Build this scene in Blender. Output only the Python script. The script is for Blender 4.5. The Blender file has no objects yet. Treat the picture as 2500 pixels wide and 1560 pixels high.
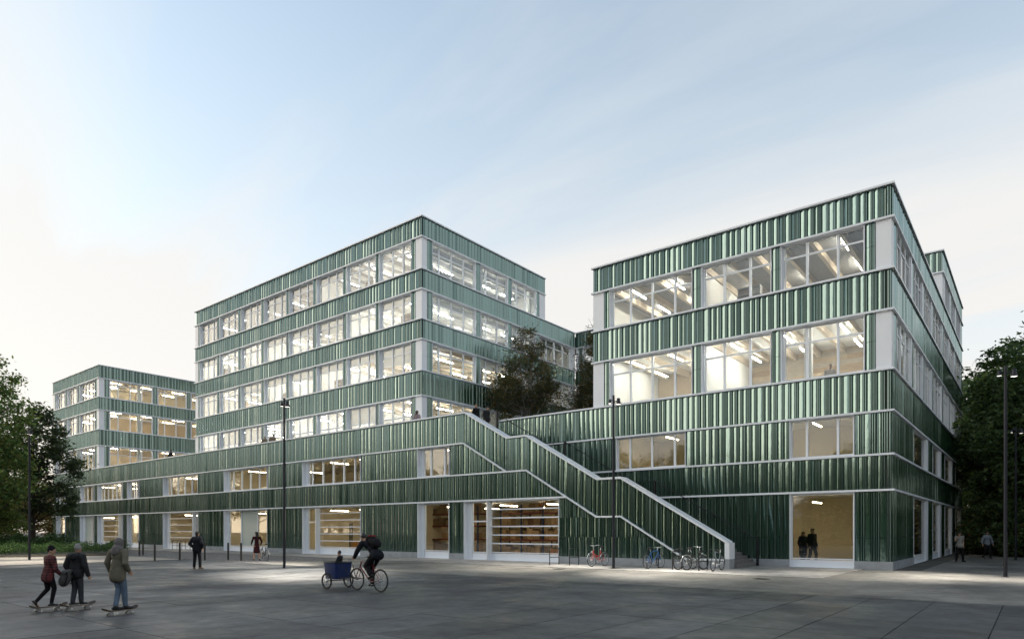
import bpy, math, random
import numpy as np
from mathutils import Matrix, Vector, Euler

# ------------------------------------------------------------------ camera, sky, sun, exposure
sc = bpy.context.scene
COL = sc.collection
CA, SA = 0.78256254, 0.62257198           # building axes against the view direction
cam_d = bpy.data.cameras.new('camera')
cam = bpy.data.objects.new('camera', cam_d)
COL.objects.link(cam)
cam.location = (0, 0, 1.75)
cam.rotation_euler = (math.radians(90), 0, math.asin(SA))
cam_d.sensor_width = 36
cam_d.lens = 1611 / 2500 * 36
cam_d.shift_y = (1296 - 780) / 2500
cam_d.clip_start = 0.1
cam_d.clip_end = 3000
sc.camera = cam

SUN_DIR = Vector((-0.917, -0.399, 0)).normalized()
SUN_EL = math.radians(16)
SUN_ROT = math.atan2(SUN_DIR.x, SUN_DIR.y)
world = bpy.data.worlds.new('World')
sc.world = world
world.use_nodes = True
wn, wl = world.node_tree.nodes, world.node_tree.links
wn.clear()
w_out = wn.new('ShaderNodeOutputWorld')
w_bg = wn.new('ShaderNodeBackground')
w_bg.inputs['Strength'].default_value = 0.15
sky = wn.new('ShaderNodeTexSky')
sky.sky_type = 'NISHITA'
sky.sun_disc = False
sky.sun_elevation = SUN_EL
sky.sun_rotation = SUN_ROT
sky.altitude = 50
sky.air_density = 1.0
sky.dust_density = 1.2
sky.ozone_density = 0.8
# thin streaky high cloud, laid on a flat layer overhead
tc = wn.new('ShaderNodeTexCoord')
sep = wn.new('ShaderNodeSeparateXYZ')
wl.new(tc.outputs['Generated'], sep.inputs[0])
def wmath(op, a, b=None):
    n = wn.new('ShaderNodeMath'); n.operation = op
    for i, v in enumerate((a, b)):
        if v is None: continue
        if hasattr(v, 'is_output'): wl.new(v, n.inputs[i])
        else: n.inputs[i].default_value = v
    return n.outputs[0]
zc = wmath('ADD', wmath('MAXIMUM', sep.outputs[2], 0.0), 0.12)
cmb = wn.new('ShaderNodeCombineXYZ')
wl.new(wmath('DIVIDE', sep.outputs[0], zc), cmb.inputs[0])
wl.new(wmath('DIVIDE', sep.outputs[1], zc), cmb.inputs[1])
mp = wn.new('ShaderNodeMapping')
mp.inputs['Rotation'].default_value = (0, 0, math.radians(30))
mp.inputs['Scale'].default_value = (0.26, 0.80, 1)
mp.inputs['Location'].default_value = (5.3, 2.2, 0)
wl.new(cmb.outputs[0], mp.inputs[0])
nz = wn.new('ShaderNodeTexNoise')
nz.inputs['Scale'].default_value = 1.1
nz.inputs['Detail'].default_value = 7
nz.inputs['Roughness'].default_value = 0.55
nz.inputs['Distortion'].default_value = 0.5
wl.new(mp.outputs[0], nz.inputs['Vector'])
rmp = wn.new('ShaderNodeValToRGB')
rmp.color_ramp.elements[0].position = 0.40
rmp.color_ramp.elements[0].color = (0.26, 0.26, 0.26, 1)
rmp.color_ramp.elements[1].position = 0.62
rmp.color_ramp.elements[1].color = (0.93, 0.93, 0.93, 1)
wl.new(nz.outputs[0], rmp.inputs[0])
hz = wmath('MULTIPLY', wmath('POWER', wmath('SUBTRACT', 1.0, wmath('MAXIMUM', sep.outputs[2], 0.0)), 2.1), 0.90)
thin = wmath('SUBTRACT', 1.0, wmath('MULTIPLY', wmath('MAXIMUM', sep.outputs[2], 0.0), 0.70))      # cloud thins out overhead
cf = wmath('MINIMUM', wmath('ADD', wmath('MULTIPLY', rmp.outputs[0], wmath('MAXIMUM', thin, 0.25)), hz), 0.92)
wmix = wn.new('ShaderNodeMixRGB')
wl.new(cf, wmix.inputs[0])
stint = wn.new('ShaderNodeMixRGB'); stint.blend_type = 'MULTIPLY'; stint.inputs[0].default_value = 1.0
stint.inputs[2].default_value = (0.97, 1.03, 0.97, 1)
wl.new(sky.outputs[0], stint.inputs[1])
wl.new(stint.outputs[0], wmix.inputs[1])
ccol = wn.new('ShaderNodeMixRGB')           # cloud colour: rosy white low down, cool white overhead
wl.new(wmath('MINIMUM', wmath('MULTIPLY', wmath('MAXIMUM', sep.outputs[2], 0.0), 1.9), 1.0), ccol.inputs[0])
ccol.inputs[1].default_value = (3.22, 2.92, 2.70, 1)
ccol.inputs[2].default_value = (2.98, 2.97, 2.88, 1)
wl.new(ccol.outputs[0], wmix.inputs[2])
wl.new(wmix.outputs[0], w_bg.inputs['Color'])
wl.new(w_bg.outputs[0], w_out.inputs[0])

sun_d = bpy.data.lights.new('sun', 'SUN')
sun = bpy.data.objects.new('sun', sun_d)
COL.objects.link(sun)
sun_d.energy = 0.7
sun_d.angle = math.radians(60)
sun_d.color = (1.0, 0.86, 0.70)
sv = Vector((SUN_DIR.x * math.cos(SUN_EL), SUN_DIR.y * math.cos(SUN_EL), math.sin(SUN_EL)))
sun.rotation_euler = sv.to_track_quat('Z', 'Y').to_euler()

vs = sc.view_settings
vs.view_transform = 'Standard'
vs.look = 'None'
vs.exposure = 1.05
vs.gamma = 1.0
vs.use_curve_mapping = False
sc.cycles.use_denoising = True
sc.cycles.max_bounces = 8
sc.cycles.diffuse_bounces = 3
sc.cycles.glossy_bounces = 4
sc.cycles.transparent_max_bounces = 24
sc.cycles.sample_clamp_indirect = 6
sc.cycles.caustics_reflective = False
sc.cycles.caustics_refractive = False

# ------------------------------------------------------------------ helpers
RND = random.Random(11)
NR = np.random.default_rng(5)
W = {}                                    # world matrices of everything that is placed

def link(o, parent=None, M=None):
    M = M or Matrix.Identity(4)
    COL.objects.link(o)
    W[o] = M.copy()
    if parent is not None:
        o.parent = parent
        o.matrix_basis = W[parent].inverted() @ M
    else:
        o.matrix_basis = M
    return o

def tag(o, label, cat, group=None):
    o['label'] = label
    o['category'] = cat
    if group: o['group'] = group
    return o

def struct(o):
    o['kind'] = 'structure'
    return o

def empty(name, loc, rz=0.0, label=None, cat=None, group=None):
    o = bpy.data.objects.new(name, None)
    o.empty_display_size = 0.3
    link(o, None, Matrix.Translation(loc) @ Matrix.Rotation(rz, 4, 'Z'))
    if label: tag(o, label, cat, group)
    return o

def copy_tree(o, M, parent=None, label=None, group=None):
    c = o.copy()
    link(c, parent, M)
    if label: c['label'] = label
    if group: c['group'] = group
    base = W[o].inverted()
    for ch in [x for x in W if x.parent == o]:
        copy_tree(ch, M @ base @ W[ch], c)
    return c

class MB:
    def __init__(s):
        s.v, s.f, s.m, s.sm = [], [], [], []
    def add(s, vs, fs, mi=0, smooth=False):
        k = len(s.v)
        s.v.extend([tuple(x) for x in vs])
        for f in fs:
            s.f.append(tuple(i + k for i in f)); s.m.append(mi); s.sm.append(smooth)
        return s
    def box(s, x0, x1, y0, y1, z0, z1, mi=0):
        v = [(x0,y0,z0),(x1,y0,z0),(x1,y1,z0),(x0,y1,z0),(x0,y0,z1),(x1,y0,z1),(x1,y1,z1),(x0,y1,z1)]
        return s.add(v, [(0,3,2,1),(4,5,6,7),(0,1,5,4),(1,2,6,5),(2,3,7,6),(3,0,4,7)], mi)
    def tube(s, pts, r, n=8, mi=0, cap=True, smooth=True):
        pts = [Vector(p) for p in pts]
        rs = r if isinstance(r, (list, tuple)) else [r] * len(pts)
        rings = []
        up = Vector((0.13, 0.21, 0.97))
        for i, p in enumerate(pts):
            a = pts[max(i-1, 0)]; b = pts[min(i+1, len(pts)-1)]
            t = (b - a).normalized()
            if abs(t.dot(up)) > 0.98: up2 = Vector((1, 0.1, 0))
            else: up2 = up
            x = t.cross(up2).normalized(); y = t.cross(x).normalized()
            rings.append([p + (x * math.cos(2*math.pi*k/n) + y * math.sin(2*math.pi*k/n)) * rs[i] for k in range(n)])
        v = [q for ring in rings for q in ring]
        f = []
        for i in range(len(pts)-1):
            for k in range(n):
                k2 = (k+1) % n
                f.append((i*n+k, i*n+k2, (i+1)*n+k2, (i+1)*n+k))
        s.add(v, f, mi, smooth)
        if cap:
            s.add(rings[0], [tuple(range(n))[::-1]], mi)
            s.add(rings[-1], [tuple(range(n))], mi)
        return s
    def lathe(s, prof, c=(0,0,0), axis='Z', n=16, mi=0, smooth=True, M=None):
        v, f = [], []
        for (r, h) in prof:
            for k in range(n):
                a = 2*math.pi*k/n
                p = Vector((r*math.cos(a), r*math.sin(a), h))
                if axis == 'Y': p = Vector((p.x, p.z, p.y))
                if axis == 'X': p = Vector((p.z, p.x, p.y))
                if M is not None: p = M @ p
                v.append(p + Vector(c))
        for i in range(len(prof)-1):
            for k in range(n):
                k2 = (k+1) % n
                f.append((i*n+k, i*n+k2, (i+1)*n+k2, (i+1)*n+k))
        return s.add(v, f, mi, smooth)
    def torus(s, c, R, r, axis='X', n=28, m=6, mi=0):
        v, f = [], []
        for i in range(n):
            a = 2*math.pi*i/n
            for j in range(m):
                b = 2*math.pi*j/m
                q = (R + r*math.cos(b)); h = r*math.sin(b)
                p = {'X': (h, q*math.cos(a), q*math.sin(a)), 'Y': (q*math.cos(a), h, q*math.sin(a)), 'Z': (q*math.cos(a), q*math.sin(a), h)}[axis]
                v.append((p[0]+c[0], p[1]+c[1], p[2]+c[2]))
        for i in range(n):
            for j in range(m):
                f.append((i*m+j, ((i+1)%n)*m+j, ((i+1)%n)*m+(j+1)%m, i*m+(j+1)%m))
        return s.add(v, f, mi, True)
    def ell(s, c, r, n=14, m=9, mi=0, M=None):
        v, f = [], []
        for i in range(m+1):
            t = math.pi*i/m
            for k in range(n):
                a = 2*math.pi*k/n
                p = Vector((r[0]*math.sin(t)*math.cos(a), r[1]*math.sin(t)*math.sin(a), r[2]*math.cos(t)))
                if M is not None: p = M @ p
                v.append(p + Vector(c))
        for i in range(m):
            for k in range(n):
                k2 = (k+1) % n
                f.append((i*n+k, (i+1)*n+k, (i+1)*n+k2, i*n+k2))
        return s.add(v, f, mi, True)
    def limb(s, p0, p1, r0, r1, n=12, mi=0):
        p0, p1 = Vector(p0), Vector(p1)
        d = (p1 - p0); L = d.length
        if L < 1e-5: return s.ell(p0, (r0,)*3, mi=mi)
        M = d.to_track_quat('Z', 'Y').to_matrix()
        prof = [(r0*math.sin(t), -r0*math.cos(t)) for t in (0.05, 0.5, 1.0, 1.5708)]
        prof += [(r1*math.sin(t), L + r1*math.cos(t)) for t in (1.5708, 1.0, 0.5, 0.05)]
        return s.lathe(prof, c=p0, n=n, mi=mi, M=M)
    def mesh(s, name, mats):
        me = bpy.data.meshes.new(name)
        me.from_pydata(s.v, [], s.f)
        for m in (mats if isinstance(mats, (list, tuple)) else [mats]): me.materials.append(m)
        me.polygons.foreach_set('material_index', s.m)
        me.polygons.foreach_set('use_smooth', s.sm)
        me.update()
        return me
    def ob(s, name, mats, parent=None, M=None):
        o = bpy.data.objects.new(name, s.mesh(name, mats))
        return link(o, parent, M)

UNIT = {}
def unit(mat):
    if mat not in UNIT:
        UNIT[mat] = MB().box(0,1,0,1,0,1).mesh('unit_box', mat)
    return UNIT[mat]

# ------------------------------------------------------------------ materials
MATS = {}
def mat(name, col, rough=0.6, metal=0.0, spec=0.5, vary=0.0, nscale=3.0, namt=0.0, col2=None, bump=0.0, bscale=20.0,
        coat=0.0, emit=None, estr=0.0, stretch=None, objcoord=False, detail=4, bdist=0.02):
    if name in MATS: return MATS[name]
    m = bpy.data.materials.new(name); m.use_nodes = True
    nt = m.node_tree; n, l = nt.nodes, nt.links
    b = n['Principled BSDF']
    b.inputs['Base Color'].default_value = (*col, 1)
    b.inputs['Roughness'].default_value = rough
    b.inputs['Metallic'].default_value = metal
    b.inputs['Specular IOR Level'].default_value = spec
    b.inputs['Coat Weight'].default_value = coat
    b.inputs['Coat Roughness'].default_value = 0.06
    if emit:
        b.inputs['Emission Color'].default_value = (*emit, 1)
        b.inputs['Emission Strength'].default_value = estr
    vec = None
    if namt or bump:
        if objcoord:
            t = n.new('ShaderNodeTexCoord'); vec = t.outputs['Object']
        else:
            g = n.new('ShaderNodeNewGeometry'); vec = g.outputs['Position']
        if stretch:
            mpn = n.new('ShaderNodeMapping'); mpn.inputs['Scale'].default_value = stretch
            l.new(vec, mpn.inputs[0]); vec = mpn.outputs[0]
    cur = None
    if namt:
        t = n.new('ShaderNodeTexNoise'); t.inputs['Scale'].default_value = nscale; t.inputs['Detail'].default_value = detail
        l.new(vec, t.inputs['Vector'])
        r = n.new('ShaderNodeMapRange'); r.inputs[1].default_value = 0.3; r.inputs[2].default_value = 0.7
        l.new(t.outputs[0], r.inputs[0])
        mx = n.new('ShaderNodeMixRGB')
        l.new(r.outputs[0], mx.inputs[0])
        c2 = col2 or tuple(x * (1 - namt) for x in col)
        mx.inputs[1].default_value = (*col, 1); mx.inputs[2].default_value = (*c2, 1)
        cur = mx.outputs[0]
    if vary:
        oi = n.new('ShaderNodeObjectInfo')
        r2 = n.new('ShaderNodeMapRange'); r2.inputs[3].default_value = 1 - vary; r2.inputs[4].default_value = 1 + vary
        l.new(oi.outputs['Random'], r2.inputs[0])
        mul = n.new('ShaderNodeVectorMath'); mul.operation = 'MULTIPLY'
        if cur is not None: l.new(cur, mul.inputs[0])
        else: mul.inputs[0].default_value = col
        cb = n.new('ShaderNodeCombineXYZ')
        for i in range(3): l.new(r2.outputs[0], cb.inputs[i])
        l.new(cb.outputs[0], mul.inputs[1]); cur = mul.outputs[0]
    if cur is not None: l.new(cur, b.inputs['Base Color'])
    if bump:
        t = n.new('ShaderNodeTexNoise'); t.inputs['Scale'].default_value = bscale; t.inputs['Detail'].default_value = 3
        l.new(vec, t.inputs['Vector'])
        bp = n.new('ShaderNodeBump'); bp.inputs['Strength'].default_value = bump; bp.inputs['Distance'].default_value = bdist
        l.new(t.outputs[0], bp.inputs['Height']); l.new(bp.outputs[0], b.inputs['Normal'])
    MATS[name] = m
    return m

def glass_mat(name, tint, base_refl):
    m = bpy.data.materials.new(name); m.use_nodes = True
    nt = m.node_tree; n, l = nt.nodes, nt.links; n.clear()
    o = n.new('ShaderNodeOutputMaterial'); mx = n.new('ShaderNodeMixShader')
    tr = n.new('ShaderNodeBsdfTransparent'); tr.inputs[0].default_value = (*tint, 1)
    gl = n.new('ShaderNodeBsdfGlossy'); gl.inputs['Roughness'].default_value = 0.0
    fr = n.new('ShaderNodeLayerWeight'); fr.inputs[0].default_value = 0.5
    pw = n.new('ShaderNodeMath'); pw.operation = 'POWER'; pw.inputs[1].default_value = 5.0
    l.new(fr.outputs['Facing'], pw.inputs[0])
    ad = n.new('ShaderNodeMath'); ad.operation = 'MULTIPLY_ADD'; ad.inputs[1].default_value = 0.9; ad.inputs[2].default_value = 0.035 + base_refl
    l.new(pw.outputs[0], ad.inputs[0]); ad.use_clamp = True
    l.new(ad.outputs[0], mx.inputs[0]); l.new(tr.outputs[0], mx.inputs[1]); l.new(gl.outputs[0], mx.inputs[2])
    l.new(mx.outputs[0], o.inputs[0])
    MATS[name] = m
    return m

# glazed tile: dark bottle green under a clear wavy glaze
TILE = mat('glazed_tile', (0.013, 0.044, 0.028), rough=0.15, spec=0.6, vary=0.16, nscale=1.3, namt=0.5, col2=(0.011, 0.033, 0.015),
           bump=0.15, bscale=5.0, coat=0.2, stretch=(1.6, 1.6, 0.55), bdist=0.03)
def lustre(m, tint, amount, rough):
    nt = m.node_tree; n, l = nt.nodes, nt.links
    gl = n.new('ShaderNodeBsdfGlossy'); gl.inputs['Color'].default_value = (*tint, 1); gl.inputs['Roughness'].default_value = rough
    mx = n.new('ShaderNodeMixShader'); mx.inputs[0].default_value = amount
    bs = n['Principled BSDF']; src = bs.inputs['Normal'].links[0].from_socket
    l.new(src, gl.inputs['Normal'])
    l.new(bs.outputs[0], mx.inputs[1]); l.new(gl.outputs[0], mx.inputs[2]); l.new(mx.outputs[0], n['Material Output'].inputs[0])
lustre(TILE, (0.55, 0.81, 0.77), 0.26, 0.12)
BACK = mat('tile_backing', (0.02, 0.03, 0.026), rough=0.9)
FRAME = mat('pale_metal', (0.80, 0.84, 0.89), rough=0.38, spec=0.5, nscale=1.2, namt=0.06)
PANEL = mat('pale_panel', (0.82, 0.85, 0.89), rough=0.45, nscale=0.8, namt=0.05)
PLINTH = mat('concrete_plinth', (0.36, 0.39, 0.42), rough=0.8, nscale=2.2, namt=0.25, bump=0.15, bscale=60)
GLASS = glass_mat('clear_glass', (0.93, 0.96, 0.96), 0.045)
GLASSG = glass_mat('grey_glass', (0.80, 0.83, 0.82), 0.10)
FROST = mat('frosted_panel', (0.42, 0.50, 0.47), rough=0.28, spec=0.6, nscale=0.5, namt=0.08)
WHITEWALL = mat('white_plaster', (0.78, 0.77, 0.74), rough=0.8)
CREAM = mat('cream_plaster', (0.72, 0.62, 0.45), rough=0.8, nscale=0.6, namt=0.1)
TIMBER = mat('pale_timber', (0.55, 0.42, 0.27), rough=0.6, nscale=2.0, namt=0.3, stretch=(3, 3, 14))
BEAM = mat('beam_timber', (0.66, 0.56, 0.43), rough=0.6, nscale=2.0, namt=0.15)
BEAMW = mat('beam_white', (0.76, 0.74, 0.70), rough=0.7)
SCREED = mat('screed_floor', (0.42, 0.38, 0.31), rough=0.35, nscale=0.8, namt=0.15)
ROOFM = mat('roof_gravel', (0.30, 0.30, 0.30), rough=0.9, nscale=8, namt=0.3)
LIGHTM = mat('tube_light', (0.9, 0.9, 0.9), emit=(1.0, 0.94, 0.84), estr=52)
LIGHTW = mat('warm_tube_light', (0.9, 0.9, 0.9), emit=(1.0, 0.80, 0.52), estr=28)
LIGHTADD = mat('added_tube_light', (0.9, 0.9, 0.9), emit=(1.0, 0.92, 0.80), estr=42)  # for added lamps that brighten the corner block top floor
LIGHTQ = mat('faint_tube_light', (0.9, 0.9, 0.9), emit=(1.0, 0.95, 0.9), estr=16)
BLIND = mat('roller_blind', (0.80, 0.79, 0.76), rough=0.8)
_b = BLIND.node_tree
_t = _b.nodes.new('ShaderNodeBsdfTranslucent'); _t.inputs[0].default_value = (0.8, 0.79, 0.76, 1)
_m = _b.nodes.new('ShaderNodeMixShader'); _m.inputs[0].default_value = 0.5
_b.links.new(_b.nodes['Principled BSDF'].outputs[0], _m.inputs[1]); _b.links.new(_t.outputs[0], _m.inputs[2]); _b.links.new(_m.outputs[0], _b.nodes['Material Output'].inputs[0])
DARKMETAL = mat('dark_rail_metal', (0.012, 0.013, 0.015), rough=0.45, metal=0.3)
LAMPMETAL = mat('slate_lamp_metal', (0.010, 0.012, 0.020), rough=0.5, metal=0.2)
# ------------------------------------------------------------------ ground
def poly_sheet(name, pts, z, m, thick=0.0):
    b = MB()
    n = len(pts)
    b.add([(x, y, z) for x, y in pts], [tuple(range(n))])
    if thick:
        b.add([(x, y, z) for x, y in pts] + [(x, y, z - thick) for x, y in pts],
              [(i, (i+1) % n, n + (i+1) % n, n + i) for i in range(n)])
    return struct(b.ob(name, m))

EARTH = mat('packed_earth', (0.10, 0.095, 0.08), rough=0.95, nscale=0.4, namt=0.4)
ASPHALT = mat('road_aggregate', (0.115, 0.108, 0.098), rough=0.85, nscale=26, namt=0.55, col2=(0.21, 0.20, 0.18), bump=0.35, bscale=90, detail=8)
SLAB = mat('plaza_concrete', (0.056, 0.059, 0.063), rough=0.44, vary=0.34, nscale=0.9, namt=0.42, col2=(0.026, 0.028, 0.031), bump=0.10, bscale=35, detail=9)
def worn(m, spots=True):
    """Patchy sheen, cloudy stains and small dark spots on trodden concrete."""
    nt = m.node_tree; n, l = nt.nodes, nt.links; b = n['Principled BSDF']
    g = n.new('ShaderNodeNewGeometry')
    def noise(sc, det, lo, hi, o0, o1):
        t = n.new('ShaderNodeTexNoise'); t.inputs['Scale'].default_value = sc; t.inputs['Detail'].default_value = det; t.inputs['Roughness'].default_value = 0.65
        l.new(g.outputs['Position'], t.inputs['Vector'])
        r = n.new('ShaderNodeMapRange'); r.inputs[1].default_value = lo; r.inputs[2].default_value = hi; r.inputs[3].default_value = o0; r.inputs[4].default_value = o1
        l.new(t.outputs[0], r.inputs[0]); return r.outputs[0]
    l.new(noise(0.42, 6, 0.35, 0.68, 0.30, 0.78), b.inputs['Roughness'])
    src = b.inputs['Base Color'].links[0].from_socket
    def mulc(src, fac):
        c = n.new('ShaderNodeCombineXYZ')
        for i in range(3): l.new(fac, c.inputs[i])
        v = n.new('ShaderNodeVectorMath'); v.operation = 'MULTIPLY'; l.new(src, v.inputs[0]); l.new(c.outputs[0], v.inputs[1]); return v.outputs[0]
    src = mulc(src, noise(0.23, 5, 0.36, 0.64, 0.55, 1.5))
    src = mulc(src, noise(3.2, 8, 0.30, 0.70, 0.7, 1.3))
    if spots:
        vo = n.new('ShaderNodeTexVoronoi'); vo.inputs['Scale'].default_value = 1.7; l.new(g.outputs['Position'], vo.inputs['Vector'])
        r = n.new('ShaderNodeMapRange'); r.inputs[1].default_value = 0.03; r.inputs[2].default_value = 0.06; r.inputs[3].default_value = 0.45; r.inputs[4].default_value = 1.0
        l.new(vo.outputs[0], r.inputs[0]); src = mulc(src, r.outputs[0])
    l.new(src, b.inputs['Base Color'])
    b.inputs['Specular IOR Level'].default_value = 0.4
worn(SLAB)
WALK = mat('walk_concrete', (0.30, 0.29, 0.275), rough=0.75, vary=0.07, nscale=1.2, namt=0.25, bump=0.08, bscale=60)
worn(ASPHALT, False); worn(WALK)
JOINT = mat('slab_bed', (0.030, 0.031, 0.033), rough=0.95)
GRAVEL = mat('path_gravel', (0.44, 0.39, 0.33), rough=0.9, nscale=16, namt=0.35, bump=0.4, bscale=40)

cob = bpy.data.materials.new('cobble_stone'); cob.use_nodes = True
n_, l_ = cob.node_tree.nodes, cob.node_tree.links
g_ = n_.new('ShaderNodeNewGeometry')
vo = n_.new('ShaderNodeTexVoronoi'); vo.inputs['Scale'].default_value = 7.5
l_.new(g_.outputs['Position'], vo.inputs['Vector'])
v2 = n_.new('ShaderNodeTexVoronoi'); v2.feature = 'DISTANCE_TO_EDGE'; v2.inputs['Scale'].default_value = 7.5
l_.new(g_.outputs['Position'], v2.inputs['Vector'])
hs = n_.new('ShaderNodeValToRGB')
hs.color_ramp.elements[0].color = (0.085, 0.082, 0.082, 1); hs.color_ramp.elements[1].color = (0.26, 0.25, 0.24, 1)
sx = n_.new('ShaderNodeSeparateXYZ'); l_.new(vo.outputs['Color'], sx.inputs[0]); l_.new(sx.outputs[0], hs.inputs[0])
eg = n_.new('ShaderNodeMapRange'); eg.inputs[2].default_value = 0.09; l_.new(v2.outputs[0], eg.inputs[0])
mxc = n_.new('ShaderNodeMixRGB'); mxc.inputs[1].default_value = (0.035, 0.034, 0.033, 1)
l_.new(eg.outputs[0], mxc.inputs[0]); l_.new(hs.outputs[0], mxc.inputs[2]); l_.new(mxc.outputs[0], n_['Principled BSDF'].inputs['Base Color'])
bpn = n_.new('ShaderNodeBump'); bpn.inputs['Strength'].default_value = 0.7; bpn.inputs['Distance'].default_value = 0.03
l_.new(eg.outputs[0], bpn.inputs['Height']); l_.new(bpn.outputs[0], n_['Principled BSDF'].inputs['Normal'])
n_['Principled BSDF'].inputs['Roughness'].default_value = 0.7

poly_sheet('ground', [(-700, -700), (700, -700), (700, 700), (-700, 700)], -0.03, EARTH)
poly_sheet('road', [(-33.0, 19.47), (70, 19.47), (70, 120), (-4.0, 120), (-4.0, 34.0), (-6.2, 33.0), (-6.2, 26.15), (-33.0, 26.15)], 0.0, ASPHALT)
poly_sheet('cobbled_strip', [(-110, 19.47), (-33.02, 19.47), (-33.02, 26.6), (-110, 26.6)], 0.002, cob)
poly_sheet('gravel_path', [(-110, -30), (-41.55, -30), (-41.55, 19.45), (-110, 19.45)], -0.004, GRAVEL)
# plaza of large slabs on a dark bed; the visible ones are single slabs
plaza = poly_sheet('plaza', [(-41.5, -60), (70, -60), (70, 19.45), (-41.5, 19.45)], -0.012, JOINT)
SW, SL = 1.372, 2.42
slab_mesh = MB()
g = 0.010
slab_mesh.box(g, SW - g, g, SL - g, -0.03, 0.0)
slab_me = slab_mesh.mesh('slab', SLAB)
cand = []
for i in range(-31, 52):
    for j in range(-33, 8):
        x0 = -0.62 + i * SW; y0 = 17.03 - (7 - j) * SL + SL * 0
        if x0 < -41.5 or y0 < -60: continue
        cx, cy = x0 + SW/2, y0 + SL/2
        X = cx * CA + cy * SA; Y = -cx * SA + cy * CA
        vis = Y > 8 and abs(X / max(Y, .1)) < 0.86
        cand.append((vis, Y, x0, y0))
vis = [c for c in cand if c[0]]
vis.sort(key=lambda c: c[1])
near, rest = vis[:296], vis[296:] + [c for c in cand if not c[0]]
for _, _, x0, y0 in near:
    o = bpy.data.objects.new('slab', slab_me)
    link(o, plaza, Matrix.Translation((x0, y0, 0.0 + RND.uniform(-0.002, 0.002))))
rb = MB()
for _, _, x0, y0 in rest:
    rb.box(x0 + g, x0 + SW - g, y0 + g, y0 + SL - g, -0.03, 0.0)
o = rb.ob('slab_field', SLAB, plaza); o['kind'] = 'stuff'
# pavement along the building
def pavement(x0, x1, y0, y1, w, d, nm='pavement'):
    p = poly_sheet(nm, [(x0, y0), (x1, y0), (x1, y1), (x0, y1)], -0.006, JOINT)
    nx = max(1, round((x1 - x0) / w)); ny = max(1, round((y1 - y0) / d))
    ww, dd = (x1 - x0) / nx, (y1 - y0) / ny
    me = MB().box(0.006, ww - 0.006, 0.006, dd - 0.006, -0.05, 0.012).mesh('paving_slab', WALK)
    for i in range(nx):
        for j in range(ny):
            o = bpy.data.objects.new('paving_slab', me)
            link(o, p, Matrix.Translation((x0 + i * ww, y0 + j * dd, RND.uniform(-0.001, 0.001))))
pavement(-32.98, -6.22, 26.17, 30.1, 2.4, 1.31)
pavement(-101, -33.02, 26.62, 30.1, 2.4, 1.74)
pavement(-11.05, -6.22, 30.12, 33.85, 2.4, 1.87)

# ------------------------------------------------------------------ facade kit
class Fac:
    def __init__(s, kind, plane):
        s.k, s.p = kind, plane
    def M(s, u, d, z):
        if s.k == 'F': return Matrix.Translation((u, s.p + d, z))
        return Matrix.Translation((s.p - d, u, z)) @ Matrix.Rotation(math.pi/2, 4, 'Z')

def fbox(name, parent, fac, u0, u1, d0, d1, z0, z1, m):
    """A plain bar or slab: one object on shared box data."""
    o = bpy.data.objects.new(name, unit(m))
    return link(o, parent, fac.M(u0, d0, z0) @ Matrix.Diagonal((u1-u0, d1-d0, z1-z0, 1)))

def fmesh(name, parent, fac, u, d, z, mb, mats):
    return mb.ob(name, mats, parent, fac.M(u, d, z))

# fluted tile panels: wide hollow flutes between bunches of narrow round ribs
def flutes(rng, width):
    seq, tot = [], 0.0
    while tot < width - 0.12:
        w = rng.uniform(0.17, 0.29); seq.append((rng.choice(('w', 'w', 'w', 'w', 'c')), w)); tot += w
        for _ in range(rng.choice((1, 2, 2, 3, 4))):
            w = rng.uniform(0.062, 0.095); seq.append(('n', w)); tot += w
    k = width / tot
    return [(t, w * k) for t, w in seq]

def flute_strip(mb, seq, x0, zb, zt, cut=None):
    x = x0
    for t, w in seq:
        N = 5 if t == 'n' else 7
        pts = []
        for i in range(N):
            s = i / (N - 1)
            if t == 'w': d = 0.003 + 0.060 * (1 - s) ** 1.4
            elif t == 'v': d = 0.003 + 0.050 * s ** 1.4
            elif t == 'c': d = 0.003 + 0.056 * math.sin(math.pi * s)
            else: d = 0.055 - 0.055 * math.sqrt(max(0.0, 1 - (2*s - 1) ** 2))
            gp = 0.017
            pts.append((x + gp * 0.5 + s * (w - gp), d))
        if cut: pts = [p for p in pts if cut[0] - 1e-6 <= p[0] <= cut[1] + 1e-6]
        if len(pts) >= 2:
            n = len(pts)
            mb.add([(p[0], p[1], zb(p[0])) for p in pts] + [(p[0], p[1], zt(p[0])) for p in pts],
                   [(i, i+1, n+i+1, n+i) for i in range(n-1)], 0, True)
        x += w
PW = 1.15
TILES = []
for k in range(8):
    b = MB()
    rng = random.Random(100 + k)
    flute_strip(b, flutes(rng, PW - 0.012), 0.006, lambda x: 0.0, lambda x: 1.0)
    b.add([(0, .068, 0), (PW, .068, 0), (PW, .068, 1), (0, .068, 1)], [(0, 1, 2, 3)], 1)
    TILES.append(b.mesh('tile', [TILE, BACK]))

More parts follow.
